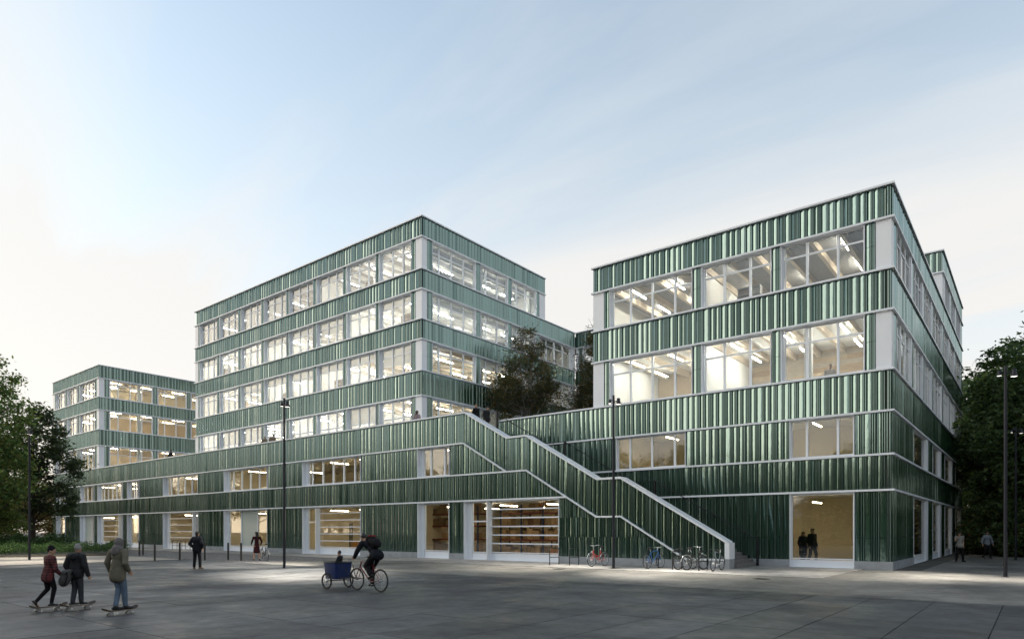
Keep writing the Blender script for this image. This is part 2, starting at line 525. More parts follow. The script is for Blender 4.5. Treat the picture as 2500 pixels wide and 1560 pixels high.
def band(parent, fac, u0, u1, z0, z1, pw=PW, courses=1, name='spandrel'):
    """Backing wall with its fluted tiles, butted side by side, joints between courses."""
    bk = MB().box(0, u1-u0, 0, 0.20, 0, z1-z0)
    p = fmesh(name, parent, fac, u0, 0.075, z0, bk, BACK)
    n = max(1, round((u1 - u0) / pw)); w = (u1 - u0) / n
    h = (z1 - z0) / courses
    for i in range(n):
        k = RND.randrange(8)
        if w < 0.7:
            me = NARROW[RND.randrange(4)]; sx = w / 0.45
        else:
            me = TILES[k]; sx = w / PW
        for c in range(courses):
            o = bpy.data.objects.new('tile', me)
            link(o, p, fac.M(u0 + i * w, 0.0, z0 + c * h + (0.006 if c else 0)) @ Matrix.Diagonal((sx, 1, h - (0.012 if courses > 1 else 0), 1)))
    return p
NARROW = []
for k in range(4):
    b = MB(); rng = random.Random(200 + k)
    s = [('w', 0.2), ('n', 0.075), ('n', 0.075), ('n', 0.1)] if k % 2 else [('n', 0.08), ('n', 0.08), ('w', 0.21), ('n', 0.08)]
    flute_strip(b, s, 0.0, lambda x: 0.0, lambda x: 1.0)
    b.add([(0, .068, 0), (.45, .068, 0), (.45, .068, 1), (0, .068, 1)], [(0, 1, 2, 3)], 1)
    NARROW.append(b.mesh('tile', [TILE, BACK]))

def pier(parent, fac, u0, u1, z0, z1, courses=2):
    return band(parent, fac, u0, u1, z0, z1, pw=max(0.3, u1-u0), courses=courses, name='pier')

def ledge(parent, fac, u0, u1, z, t=0.09, out=0.10, inn=0.06):
    return fbox('ledge', parent, fac, u0, u1, -out, inn, z - t, z, FRAME)

def window(parent, fac, u0, u1, z0, z1, mulls=(), zbars=(), rec=0.20, fr=0.055, name='window', glass=None, jl=0.0, base=0.0, frost=(), skip_reveal=False, zonly=None):
    """Frame mesh with reveal, mullions and transoms; every pane a child of its own."""
    glass = glass or GLASS
    w, h = u1 - u0, z1 - z0
    b = MB()
    d0, d1 = rec, rec + 0.09
    ul, ur = jl, w
    if not skip_reveal:
        b.box(0, 0.035, -0.02, d1, 0, h); b.box(w - 0.035, w, -0.02, d1, 0, h)
        b.box(0.035, w - 0.035, 0.0, d1, 0, 0.03); b.box(0.035, w - 0.035, 0.0, d1, h - 0.03, h)
    if jl: b.box(0.035, jl, d0 - 0.03, d1, 0.03, h - 0.03)
    us = [ul + 0.035] + [m - u0 for m in mulls] + [ur - 0.035]
    zs = [base + 0.03] + [z - z0 for z in zbars] + [h - 0.03]
    if base: b.box(ul + 0.035, ur - 0.035, d0 + 0.01, d1 - 0.01, 0.03, base)
    b.box(us[0], us[-1], d0, d1, zs[0], zs[0] + fr); b.box(us[0], us[-1], d0, d1, zs[-1] - fr, zs[-1])
    for i, u in enumerate(us):
        if i == 0: b.box(u, u + fr, d0 + .002, d1 - .002, zs[0] + fr, zs[-1] - fr)
        elif i == len(us) - 1: b.box(u - fr, u, d0 + .002, d1 - .002, zs[0] + fr, zs[-1] - fr)
        else: b.box(u - fr, u + fr, d0 - 0.03, d1, zs[0] + fr, zs[-1] - fr)
    for z in zs[1:-1]:
        for i in range(len(us) - 1):
            if zonly is not None and i not in zonly: continue
            b.box(us[i] + fr, us[i+1] - fr, d0 + 0.004, d1 - 0.004, z - fr * 0.75, z + fr * 0.75)
    win = fmesh(name, parent, fac, u0, 0, z0, b, FRAME)
    for i in range(len(us) - 1):
        zz = zs if (zonly is None or i in zonly) else [zs[0], zs[-1]]
        for j in range(len(zz) - 1):
            a0 = us[i] + (fr if i == 0 else fr); a1 = us[i+1] - fr
            m = FROST if i in frost else glass
            o = bpy.data.objects.new('pane', unit(m))
            link(o, win, fac.M(u0 + a0 - 0.01, d0 + 0.035, z0 + zz[j] + 0.02) @ Matrix.Diagonal((a1 - a0 + 0.02, 0.012, zz[j+1] - zz[j] - 0.04, 1)))
    return win

def row(parent, fac, z0, z1, wins, ends, panels, piers, tfrac=0.70, jl=0.14, glass=None, blinds=0.0):
    """One storey of windows, tile piers and smooth corner panels between two ledges."""
    top = z1 - 0.09
    for w in wins:
        wo = window(parent, fac, w[0], w[1], z0, top, w[2], (z0 + (top - z0) * tfrac,) if tfrac else (), jl=jl, glass=glass)
        if blinds and RND.random() < blinds:
            zb_ = z0 + (top - z0) * (tfrac + 0.02 if RND.random() < 0.7 else RND.uniform(0.35, 0.65))
            fbox('blind', wo, fac, w[0] + 0.1, w[1] - 0.1, 0.40, 0.41, zb_, top - 0.01, BLIND)
    for p in piers: pier(parent, fac, p[0], p[1], z0, top)
    for p in panels: fbox('corner_panel', parent, fac, p[0], p[1], 0.02, 0.22, z0, top, PANEL)

def slab(parent, name, x0, x1, y0, y1, z0, z1, m):
    o = bpy.data.objects.new(name, unit(m))
    return link(o, parent, Matrix.Translation((x0, y0, z0)) @ Matrix.Diagonal((x1-x0, y1-y0, z1-z0, 1)))

def tube_light(x0, y0, x1, y1, z, label, group, m=None):
    b = MB()
    b.box(min(x0, x1) - 0.032, max(x0, x1) + 0.032, min(y0, y1) - 0.032, max(y0, y1) + 0.032, -0.03, 0.02, 1)
    b.m = [0, 1, 0, 0, 0, 0]                  # all but the top gives light
    cx, cy = (x0 + x1) / 2, (y0 + y1) / 2
    b.v = [(v[0] - cx, v[1] - cy, v[2]) for v in b.v]
    o = b.ob('ceiling_light', [m or LIGHTM, FRAME], None, Matrix.Translation((cx, cy, z)))
    b2 = MB().box(-0.006, 0.006, -0.006, 0.006, 0.02, 0.5)
    b2.ob('hanger', FRAME, o, Matrix.Translation((cx, cy, z)))
    return tag(o, label, 'light', group)

P_, C_ = 30.2, 33.9                       # podium front, block front
L0, L1, L2, L3, L4, L5, L6, L7, L8, L9, L10, L11 = 3.66, 5.28, 7.24, 9.12, 11.80, 13.66, 15.95, 17.45, 19.65, 21.15, 23.50, 25.0
FP, FC = Fac('F', P_), Fac('F', C_)

# ------------------------------------------------------------------ long podium
pod = empty('podium_building', (-60, P_, 0), 0, 'long low podium with dark green fluted tiles, roof terrace and workshop openings', 'building')
opens = [(-99.6, -96.5), (-91.4, -87.05), (-85.95, -78.9), (-77.7, -74.7), (-69.05, -61.82), (-57.02, -49.97), (-45.0, -37.88), (-32.0, -29.1)]
SE = -27.88                                # where the stair parapet takes over
band(pod, FP, -100.9, SE, L2, L3 - 0.09, name='parapet')
band(pod, FP, -100.9, -23.0, L0, L1 - 0.09)
seg, prev = [], -100.9
for a, b_ in opens:
    seg.append((prev, a)); prev = b_
for a, b_ in seg:
    band(pod, FP, a, b_, L1, L2 - 0.09, name='pier')
    band(pod, FP, a, b_, 0.37, L0 - 0.09, courses=3, name='pier')
    fbox('plinth', pod, FP, a, b_, -0.03, 0.3, -0.02, 0.362, PLINTH)
band(pod, FP, -29.1, -27.84, 0.37, L0 - 0.09, courses=3, name='pier')
fbox('plinth', pod, FP, -29.1, -27.84, -0.03, 0.3, -0.02, 0.362, PLINTH)
ledge(pod, FP, -101.0, -27.86, L2); ledge(pod, FP, -101.0, -22.97, L1); ledge(pod, FP, -101.0, -20.19, L0)
fbox('parapet_cap', pod, FP, -101.0, -27.7, -0.10, 0.32, L3 - 0.09, L3, FRAME)
fbox('parapet_wall', pod, FP, -85.4, SE, 0.28, 0.30, 8.2, L3 - 0.09, PANEL)
def fr(a, b_, fs): return [a + (b_ - a) * f for f in fs]
for i, (a, b_) in enumerate(opens):
    ms = {0: [.5], 1: [.36, .66, .84], 2: [.17, .33, .5, .67, .84], 3: [.42, .62], 4: [.16, .36, .56, .76, .93], 5: [.16, .36, .56, .76, .93], 6: [.13, .32, .5, .68, .86], 7: [.34, .77]}[i]
    jl = (b_ - a) * 0.06 if i in (4, 5, 6) else 0.3
    window(pod, FP, a, b_, L1, L2 - 0.09, fr(a, b_, ms), (), rec=0.30, jl=jl, fr=0.06)
    top = L0 - 0.09
    if i in (2, 4):
        s = b_ - 1.05
        window(pod, FP, a, s, 0.0, top, (), [0.5 + k * 0.62 for k in range(1, 5)], rec=0.30, jl=0.75, base=0.5, name='garage_door', fr=0.045)
        window(pod, FP, s, b_, 0.0, top, (), (2.45,), rec=0.30, base=0.12, name='door')
    elif i == 6:
        s = a + 1.75
        window(pod, FP, a, s, 0.0, top, (), (2.45,), rec=0.30, base=0.25, jl=0.35, name='door')
        window(pod, FP, s, b_, 0.0, top, (), [0.5 + k * 0.52 for k in range(1, 6)], rec=0.30, base=0.5, name='garage_door', fr=0.045)
    elif i == 5:
        window(pod, FP, a, b_, 0.0, top, [a + 2.45, a + 5.1], (), rec=0.30, jl=0.42, base=0.4, frost=(1,))
    elif i == 1:
        window(pod, FP, a, b_, 0.0, top, [a + 3.0], (), rec=0.30, jl=0.7, base=0.45, frost=(0,))
    else:
        window(pod, FP, a, b_, 0.0, top, (), (), rec=0.30, jl=0.35, base=0.42)
# opening beside the stair: narrow door and wide sectional door
window(pod, FP, -27.84, -25.95, 0.0, L0 - 0.09, (), (2.35,), rec=0.30, base=0.4, jl=0.4, name='door')
window(pod, FP, -25.95, -20.71, 0.0, L0 - 0.09, (), [0.5 + k * 0.51 for k in range(1, 6)], rec=0.30, base=0.42, name='garage_door', fr=0.05)
# rooms behind
fbox('floor_slab', pod, FP, -100.8, -20.5, 0.42, 11.0, -0.02, 0.05, SCREED)
fbox('floor_slab', pod, FP, -100.8, -24.6, 0.30, 3.69, 3.75, 4.05, WHITEWALL)
fbox('floor_slab', pod, FP, -100.8, -29.0, 3.69, 11.0, 3.75, 4.05, WHITEWALL)
fbox('terrace_floor', pod, FP, -85.5, -28.2, 0.30, 3.69, 7.85, 8.2, PLINTH)
fbox('terrace_floor', pod, FP, -85.5, -20.8, 3.95, 24.2, 7.85, 8.2, PLINTH)
fbox('inner_wall', pod, FP, -100.8, -20.5, 11.0, 11.2, -0.02, 7.85, CREAM)
fbox('inner_wall', pod, FP, -20.5, -20.3, 0.3, 3.6, -0.02, 2.3, WHITEWALL)
fbox('inner_wall', pod, FP, -101.0, -100.8, 0.28, 11.2, -0.02, 8.2, CREAM)
for x in (-94, -82, -76.2, -72, -59.4, -47.5, -35):
    fbox('inner_wall', pod, FP, x, x + 0.15, 0.42, 11.0, 0.05, 3.75, CREAM)
    if x not in (-82, -47.5): fbox('inner_wall', pod, FP, x, x + 0.15, 0.42, 11.0, 4.05, 7.85, CREAM)
fbox('stair_side_wall', pod, FP, -28.25, -20.8, 3.98, 4.15, 3.75, 7.84, WHITEWALL)
fbox('floor_slab', pod, FP, -28.95, -20.8, 4.16, 11.0, 3.75, 4.05, WHITEWALL)
for k in range(46):
    x = -100 + k * 1.6
    if x < -28.5: fbox('ceiling_beam', pod, FP, x, x + 0.14, 0.45, 10.9, 7.5, 7.85, BEAM)
for i, (a, b_) in enumerate(opens + [(-27.8, -20.7)]):
    n = 2 if b_ - a > 5 else 1
    for k in range(n):
        x = a + (b_ - a) * (k + 0.5) / n
        for d in (2.2, 6.0):
            y = P_ + d
            if i == 8 and d < 3: pass
            tube_light(x, y - 0.8, x, y + 0.8, 3.35, 'warm tube light over the workshop floor of the podium', 'podium workshop lights', LIGHTW)
            if i < 8: tube_light(x, y - 0.8, x, y + 0.8, 7.1, 'warm tube light added upstairs in the podium for the glow of its panes', 'podium upper floor added lights', LIGHTW)  # added lamps, stand in for warm sky reflected in the panes

# ------------------------------------------------------------------ tiled stair parapet and stair
CAPZ = [(-27.7, L3), (-24.4, 7.28), (-22.97, 7.28), (-18.25, 4.56), (-16.83, 4.56), (-11.23, 1.27)]
LOW = [(-27.86, L2), (-24.43, L1), (-22.97, L1), (-20.19, L0), (-18.28, 2.55), (-16.83, 2.55), (-13.27, 0.45), (-11.0, 0.45)]
def pl(P):
    def f(u):
        if u <= P[0][0]: return P[0][1]
        for (a, za), (b_, zb) in zip(P, P[1:]):
            if u <= b_: return za + (zb - za) * (u - a) / (b_ - a)
        return P[-1][1]
    return f
capf, lowf = pl(CAPZ), pl(LOW)
stair = empty('outdoor_staircase', (-19, P_, 0), 0, 'outdoor stair climbing behind a sloping green tiled parapet with a pale metal cap', 'staircase')
def cut_band(u0, u1, zb, zt, knots=(), name='parapet'):
    ks = sorted(set([u0, u1] + [k for k in knots if u0 < k < u1]))
    bk = MB()
    for a, b_ in zip(ks, ks[1:]):
        for d in (0.075, 0.30):
            bk.add([(a, d, zb(a)), (b_, d, zb(b_)), (b_, d, zt(b_)), (a, d, zt(a))], [(0, 1, 2, 3)])
    p = fmesh(name, stair, FP, 0, 0, 0, bk, BACK)
    n = max(1, round((u1 - u0) / PW)); w = (u1 - u0) / n
    for i in range(n):
        b = MB(); rng = random.Random(int(u0 * 13) + i * 7 + int(zb(u0) * 5))
        s = flutes(rng, w - 0.01)
        a = u0 + i * w
        flute_strip(b, s, a + 0.005, zb, lambda x: max(zt(x), zb(x) + 0.001))
        fmesh('tile', p, FP, 0, 0, 0, b, TILE)
    return p
kn = [k[0] for k in CAPZ + LOW]
cut_band(SE, -11.30, lambda u: lowf(u), lambda u: capf(u) - 0.09, kn)
cut_band(-29.1, -24.5, lambda u: L1, lambda u: lowf(u) - 0.085, kn, 'stair_wall')
cut_band(-23.0, -20.25, lambda u: L0, lambda u: lowf(u) - 0.085, kn, 'stair_wall')
cut_band(-20.71, -13.35, lambda u: 2.62, lambda u: max(2.63, min(L0 - 0.09, lowf(u) - 0.085)), kn + [-20.15], 'stair_wall') if False else None
for k in range(3):
    z0 = 0.37 + k * 1.066; z1 = z0 + 1.056
    ue = {0: -13.5, 1: -15.25, 2: -18.45}[k]
    cut_band(-20.71, ue, lambda u, z0=z0: z0, lambda u, z0=z0, z1=z1: max(z0 + 0.001, min(z1, lowf(u) - 0.085)), kn, 'stair_wall')
fbox('plinth', stair, FP, -20.71, -11.32, -0.03, 0.28, -0.02, 0.362, PLINTH)
def rail_strip(name, P, d0, d1, t, m, ends=True):
    b = MB(); n = len(P)
    v = []
    for u, z in P: v += [(u, d0, z), (u, d1, z), (u, d1, z - t), (u, d0, z - t)]
    f = []
    for i in range(n - 1):
        for k in range(4): f.append((i*4 + k, (i+1)*4 + k, (i+1)*4 + (k+1) % 4, i*4 + (k+1) % 4))
    f += [(0, 1, 2, 3), tuple(range((n-1)*4, n*4))]
    return fmesh(name, stair, FP, 0, 0, 0, b.add(v, f), m)
rail_strip('parapet_cap', [(-27.698, L3)] + CAPZ[1:], -0.10, 0.60, 0.11, FRAME)
rail_strip('ledge', [(-27.858, L2)] + LOW[1:2] + [(-24.40, L1)] if False else [(-27.858, L2), (-24.46, L1 + 0.02)], -0.095, 0.06, 0.085, FRAME)
rail_strip('ledge', [(-22.968, L1), (-20.22, L0 + 0.02)], -0.095, 0.06, 0.085, FRAME)
rail_strip('ledge', [(-20.188, L0), (-18.28, 2.55), (-16.83, 2.55), (-13.27, 0.45), (-11.36, 0.45)], -0.095, 0.06, 0.085, FRAME)
fbox('parapet_end', stair, FP, -11.34, -11.12, -0.10, 0.60, 0.45, 1.21, FRAME)
fbox('parapet_end', stair, FP, -11.32, -11.13, -0.07, 0.58, -0.02, 0.449, PLINTH)
b = MB()
for a, b_ in zip(CAPZ, CAPZ[1:]):
    zl = 3.72 if b_[0] < -18 else 0
    if a[0] < -20.4 < b_[0]:
        q_ = capf(-20.4)
        b.add([(a[0], 0.55, 3.72), (-20.4, 0.55, 3.72), (-20.4, 0.55, q_ - .1), (a[0], 0.55, a[1] - .1)], [(0, 1, 2, 3)])
        a = (-20.4, q_); zl = 0
    b.add([(a[0], 0.55, zl), (b_[0], 0.55, zl), (b_[0], 0.55, b_[1] - .1), (a[0], 0.55, a[1] - .1)], [(0, 1, 2, 3)])
fmesh('inner_wall', stair, FP, 0, 0, 0, b, PLINTH)
STEPM = mat('stair_concrete', (0.20, 0.195, 0.19), rough=0.8, nscale=4, namt=0.2)
def flight(u0, z0, u1, z1, n):
    for k in range(n):
        a = u0 + (u1 - u0) * k / n; b_ = u0 + (u1 - u0) * (k + 1) / n
        zt = z0 + (z1 - z0) * (k + 1) / n
        x0, x1 = min(a, b_), max(a, b_)
        fbox('step', stair, FP, x0 - 0.03, x1, 0.552, 3.655, max(-0.02, zt - 0.34), zt, STEPM)
flight(-11.0, 0.0, -16.83, 3.56, 21)
fbox('landing', stair, FP, -18.25, -16.86, 0.552, 3.655, 3.3, 3.56, STEPM)
flight(-18.25, 3.56, -22.97, 6.27, 16)
fbox('landing', stair, FP, -24.4, -23.0, 0.552, 3.655, 6.0, 6.27, STEPM)
flight(-24.4, 6.27, -27.7, 8.2, 11)
fbox('landing', stair, FP, -28.2, -27.73, 0.552, 3.655, 7.9, 8.2, STEPM)
# dark handrail along the inner wall
RAIL = [(-27.15, 9.04), (-23.9, 7.2), (-22.55, 7.2), (-18.0, 4.53), (-16.57, 4.53), (-10.95, 1.31)]
b = MB()
b.tube([(u, 3.32, z) for u, z in RAIL], 0.028, 6)
railf = pl(RAIL)
u = -26.8
while u < -11.5:
    z = railf(u); b.tube([(u, 3.64, z - 0.12), (u, 3.36, z - 0.10), (u, 3.32, z)], 0.012, 5); u += 0.85
fmesh('handrail', stair, FP, 0, 0, 0, b, DARKMETAL)
for u in (-10.95, -16.57, -22.55):
    z = railf(u); zb = {-10.95: 0.0, -16.57: 3.45, -22.55: 6.1}[u]
    fbox('rail_post', stair, FP, u - 0.05, u + 0.05, 3.26, 3.38, zb, z + 0.02, DARKMETAL)
fbox('rail_post', stair, FP, -28.10, -28.00, 3.40, 3.55, 8.2, 9.72, DARKMETAL)

# ------------------------------------------------------------------ middle block
def spread(a, b_, n): return [a + (b_ - a) * (k + 1) / n for k in range(n - 1)]
blkB = empty('office_block', (-52.7, C_, 8.2), 0, 'tallest block with four rows of lit white offices, set back behind the podium terrace', 'building')
BX0, BX1, BY1, BY2 = -69.96, -35.46, 49.5, 54.5
FBS = Fac('S', BX1)
wB = [(-68.95, -65.33), (-64.85, -61.21), (-60.73, -57.08), (-56.63, -52.96), (-52.55, -48.90), (-48.42, -44.76), (-44.32, -40.64), (-40.27, -36.59)]
winsB = [(a, b_, fr(a, b_, (.38, .70))) for a, b_ in wB]
pierB = [(a[1] + 0.02, b_[0] - 0.02) for a, b_ in zip(wB, wB[1:])] + [(-69.32, -68.97), (-36.57, -36.16)]
sideB = [(34.98, 39.9, (35.87, 37.22, 38.62)), (40.44, 44.01, (41.33, 42.76)), (44.52, 48.11, (45.44, 46.71))]
pierBS = [(34.5, 34.96), (39.95, 40.42), (44.05, 44.5), (48.13, 48.56)]
for z0, z1 in ((L10, L11), (L8, L9), (L6, L7), (L4, L5)):
    band(blkB, FC, BX0, BX1 - 0.03, z0, z1 - 0.09)
    ye = BY1 if z0 == L10 else BY2
    band(blkB, FBS, C_ + 0.01, ye, z0, z1 - 0.09)
    for z in ((z0, z1) if z0 != L10 else (z0, z1)):
        ledge(blkB, FC, BX0 - 0.1, BX1 + 0.1, z, inn=0.065)
        ledge(blkB, FBS, C_ + 0.068, ye if z != L9 or z0 != L8 else BY2, z, inn=0.065)
for z0, z1, tf in ((L9, L10, .70), (L7, L8, .70), (L5, L6, .70), (8.2, L4, .62)):
    row(blkB, FC, z0, z1, winsB, None, [(-69.96, -69.34), (-36.14, BX1 - 0.03)], pierB, tf, blinds=0.55)
    sw, pp = list(sideB), list(pierBS)
    if z0 == L9: pn = [(33.93, 34.45), (48.6, 49.5)]
    else:
        pn = [(33.93, 34.45), (54.0, 54.5)]
        sw.append((48.6, 53.9, (49.9, 51.2, 52.6)))
    row(blkB, FBS, z0, z1, sw, None, pn, pp, tf, blinds=0.3)
FLB = [8.2, 12.75, 16.75, 20.45]
for i, zf in enumerate(FLB):
    ceil = FLB[i+1] - 0.35 if i < 3 else 23.75
    yb = BY2 - 0.2 if i < 3 else BY1 - 0.2
    if i: slab(blkB, 'floor_slab', BX0 + 0.3, BX1 - 0.32, C_ + 0.3, yb, zf - 0.35, zf, WHITEWALL)
    slab(blkB, 'inner_wall', BX0 + 0.3, BX1 - 11.5, C_ + 7.6, C_ + 7.8, zf, ceil, WHITEWALL)
    slab(blkB, 'inner_wall', BX1 - 12, BX1 - 11.8, C_ + 7.85, yb, zf, ceil, TIMBER if i in (0, 1) else WHITEWALL)
    slab(blkB, 'inner_wall', BX0 + 0.05, BX0 + 0.25, C_ + 0.3, yb, zf, ceil, WHITEWALL)
    slab(blkB, 'back_wall', BX0 + 0.05, BX1 - 0.3, yb + 0.02, yb + 0.2, zf - 0.3, ceil, WHITEWALL)
    for x in {0: (-52.75, -44.5), 1: (-56.8, -48.7), 2: (-57, -44.6, -61), 3: (-48.7, -60.9)}[i]:
        slab(blkB, 'inner_wall', x, x + 0.15, C_ + 0.6, C_ + 7.58, zf, ceil, WHITEWALL)
    for k in range(25):
        x = BX0 + 0.9 + k * 1.372
        ye = C_ + 7.55 if x < BX1 - 11.9 else yb - 0.05
        slab(blkB, 'ceiling_beam', x, x + 0.16, C_ + 0.35, ye, ceil - 0.32, ceil - 0.002, BEAM if i < 2 and x > -46 else BEAMW)
    for k in range(8):
        x = (wB[k][0] + wB[k][1]) / 2 + 0.25
        for d in (2.0, 5.2):
            tube_light(x, C_ + d - 0.9, x, C_ + d + 0.9, ceil - 0.66, 'white tube light under the office ceiling of the tallest block', 'tallest block ceiling lights', LIGHTQ if (i == 3 and x < -44.5) or (i, k) in ((2, 4), (1, 0)) else LIGHTM)
    for k, y in enumerate((43.5, 46.8)):
        for x in (-37.8, -40.6):
            tube_light(x, y - 0.8, x, y + 0.8, ceil - 0.66, 'white tube light under the office ceiling of the tallest block', 'tallest block ceiling lights')
    for y in (41.5, 48.3):
        slab(blkB, 'column', BX1 - 1.3, BX1 - 0.95, y, y + 0.35, zf, ceil, WHITEWALL)
slab(blkB, 'roof', BX0 + 0.25, BX1 - 0.25, C_ + 0.25, BY1 - 0.02, 23.76, 24.6, ROOFM)
slab(blkB, 'roof', BX0 + 0.25, BX1 - 0.25, BY1, BY2 + 4, 20.2, 20.9, ROOFM)
slab(blkB, 'roof_edge_wall', BX0, BX1 - 0.1, BY1 - 0.02, BY1 + 0.02, 20.9, 24.95, BACK)

# ------------------------------------------------------------------ far end block
blkA = empty('office_block', (-93, P_, 9.1), 0, 'smaller block flush with the podium end, warm side windows, beside the big dark tree', 'building')
AX0, AX1, AY1 = -100.9, -85.56, 47.0
FAS = Fac('S', AX1)
wA = [(-99.75, -96.26, fr(-99.75, -96.26, (.36, .7))), (-95.65, -92.08, fr(-95.65, -92.08, (.36, .7))), (-91.5, -86.75, fr(-91.5, -86.75, (.27, .5, .75)))]
pA = [(-100.2, -99.77), (-96.24, -95.67), (-92.06, -91.52), (-86.72, -86.2)]
wAS = [(31.28, 36.23, (32.33, 33.69, 35.0)), (36.75, 40.39, (37.7, 39.1)), (40.87, 44.5, (41.8, 43.2))]
pAS = [(30.82, 31.26), (36.25, 36.73), (40.41, 40.85), (44.52, 45.0)]
for z0, z1 in ((L8, L9), (L6, L7), (L4, L5)):
    band(blkA, FP, AX0, AX1 - 0.03, z0, z1 - 0.09); band(blkA, FAS, P_ + 0.01, AY1, z0, z1 - 0.09)
    for z in (z0, z1):
        ledge(blkA, FP, AX0 - 0.1, AX1 + 0.1, z, inn=0.065); ledge(blkA, FAS, P_ + 0.068, AY1, z, inn=0.065)
for z0, z1 in ((L7, L8), (L5, L6), (L3, L4)):
    row(blkA, FP, z0 if z0 != L3 else L3 + 0.002, z1, wA, None, [(AX0, -100.22), (-86.18, AX1 - 0.03)], pA)
    row(blkA, FAS, z0 if z0 != L3 else 8.2, z1, wAS, None, [(P_ + 0.03, 30.8), (45.02, AY1)], pAS, .74)
FLA = [8.2, 12.75, 16.75]
for i, zf in enumerate(FLA):
    ceil = FLA[i+1] - 0.35 if i < 2 else 19.95
    slab(blkA, 'floor_slab', AX0 + 0.3, AX1 - 0.32, P_ + 0.34, AY1 - 0.2, zf - 0.35, zf, WHITEWALL)
    slab(blkA, 'inner_wall', AX0 + 0.05, AX0 + 0.25, P_ + 0.34, AY1 - 0.2, zf, ceil, CREAM)
    slab(blkA, 'inner_wall', AX0 + 0.3, AX1 - 6.5, P_ + 6.6, P_ + 6.8, zf, ceil, CREAM)
    slab(blkA, 'inner_wall', AX1 - 6.7, AX1 - 6.5, P_ + 3.2, AY1 - 0.3, zf, ceil, TIMBER if i < 2 else CREAM)
    slab(blkA, 'back_wall', AX0 + 0.05, AX1 - 0.3, AY1 - 0.18, AY1, zf, ceil, CREAM)
    for k in range(11):
        x = AX0 + 0.8 + k * 1.372
        slab(blkA, 'ceiling_beam', x, x + 0.16, P_ + 0.4, AY1 - 0.4, ceil - 0.3, ceil - 0.002, BEAM)
    for y in (32.5, 36, 40, 44):
        for x in (AX1 - 1.6, AX1 - 4.4):
            tube_light(x, y - 0.7, x, y + 0.7, ceil - 0.4, 'warm tube light under the ceiling of the smaller far block', 'far block ceiling lights', LIGHTW)
    for x in (-98, -94, -90):
        tube_light(x, 32.2, x, 33.8, ceil - 0.4, 'white tube light behind the street windows of the smaller far block', 'far block street lights', LIGHTM)
    slab(blkA, 'column', AX1 - 1.2, AX1 - 0.85, 34.8, 35.15, zf, ceil, WHITEWALL)
slab(blkA, 'roof', AX0 + 0.25, AX1 - 0.25, P_ + 0.25, AY1, 19.96, 20.8, ROOFM)

# ------------------------------------------------------------------ corner block at the stair
PLK1 = mat('plank_pale', (0.56, 0.43, 0.28), rough=0.6, nscale=3, namt=0.3, stretch=(1, 1, 9)); PLK2 = mat('plank_brown', (0.43, 0.31, 0.19), rough=0.6, nscale=3, namt=0.3, stretch=(1, 1, 9)); PLK3 = mat('plank_grey', (0.48, 0.41, 0.31), rough=0.6, nscale=3, namt=0.3, stretch=(1, 1, 9))
blkC = empty('office_block', (-13, C_, 0), 0, 'four-storey corner block beside the foot of the stair, standing on a concrete plinth', 'building')
CX0, CX1, CY1, CY2 = -20.77, -5.1, 54.1, 69.4
FCS = Fac('S', CX1)
wC = [(-19.65, -14.55, (-18.36, -16.99, -15.62)), (-14.04, -10.40, (-12.85, -11.5)), (-9.95, -6.21, (-8.75, -7.37))]
pC = [(-20.02, -19.67), (-14.53, -14.06), (-10.38, -9.97), (-6.19, -5.78)]
band(blkC, FC, CX0, CX1 - 0.03, L6, L7 - 0.09, 1.0); band(blkC, FC, CX0, CX1 - 0.03, L4, L5 - 0.09, 1.0)
band(blkC, FC, -28.1, CX1 - 0.03, L2, L3 - 0.09, 1.0); band(blkC, FC, -24.0, CX1 - 0.03, L0, L1 - 0.09, 1.0)
for a, b_ in ((-26.0, -19.21), (-14.93, -9.52), (-6.64, CX1 - 0.03)):
    band(blkC, FC, a, b_, L1, L2 - 0.09, 1.1)
for a, b_ in ((-19.0, -9.52), (-6.64, CX1 - 0.03)):
    band(blkC, FC, a, b_, 0.37, L0 - 0.09, 1.1, courses=3)
fbox('plinth', blkC, FC, -12.0, -9.52, -0.03, 0.3, -0.02, 0.362, PLINTH)
fbox('plinth', blkC, FC, -6.64, CX1 + 0.03, -0.03, 0.3, -0.02, 0.362, PLINTH)
fbox('plinth', blkC, FCS, C_ + 0.30, 40.46, -0.03, 0.3, -0.02, 0.362, PLINTH)
sC9 = [(35.1, 39.4), (40.4, 43.7), (44.6, 47.8), (48.8, 53.4), (54.6, 57.9), (58.9, 62.2), (63.2, 67.6)]
sG = [(40.46, 45.4), (48.6, 52.3), (55.5, 60.1), (63.3, 67.5)]
for z in (L7, L6, L5, L4, L3, L2, L1, L0):
    ledge(blkC, FC, (CX0 if z > L3 else {L3: -28.1, L2: -26.0, L1: -24.0, L0: -19.0}[z]) - (0.1 if z > L3 else 0), CX1 + 0.1, z, inn=0.065)
    ledge(blkC, FCS, C_ + 0.068, CY2, z, inn=0.065)
for z0, z1 in ((L6, L7), (L4, L5), (L2, L3), (L0, L1)):
    band(blkC, FCS, C_ + 0.01, CY2, z0, z1 - 0.09, 1.45)
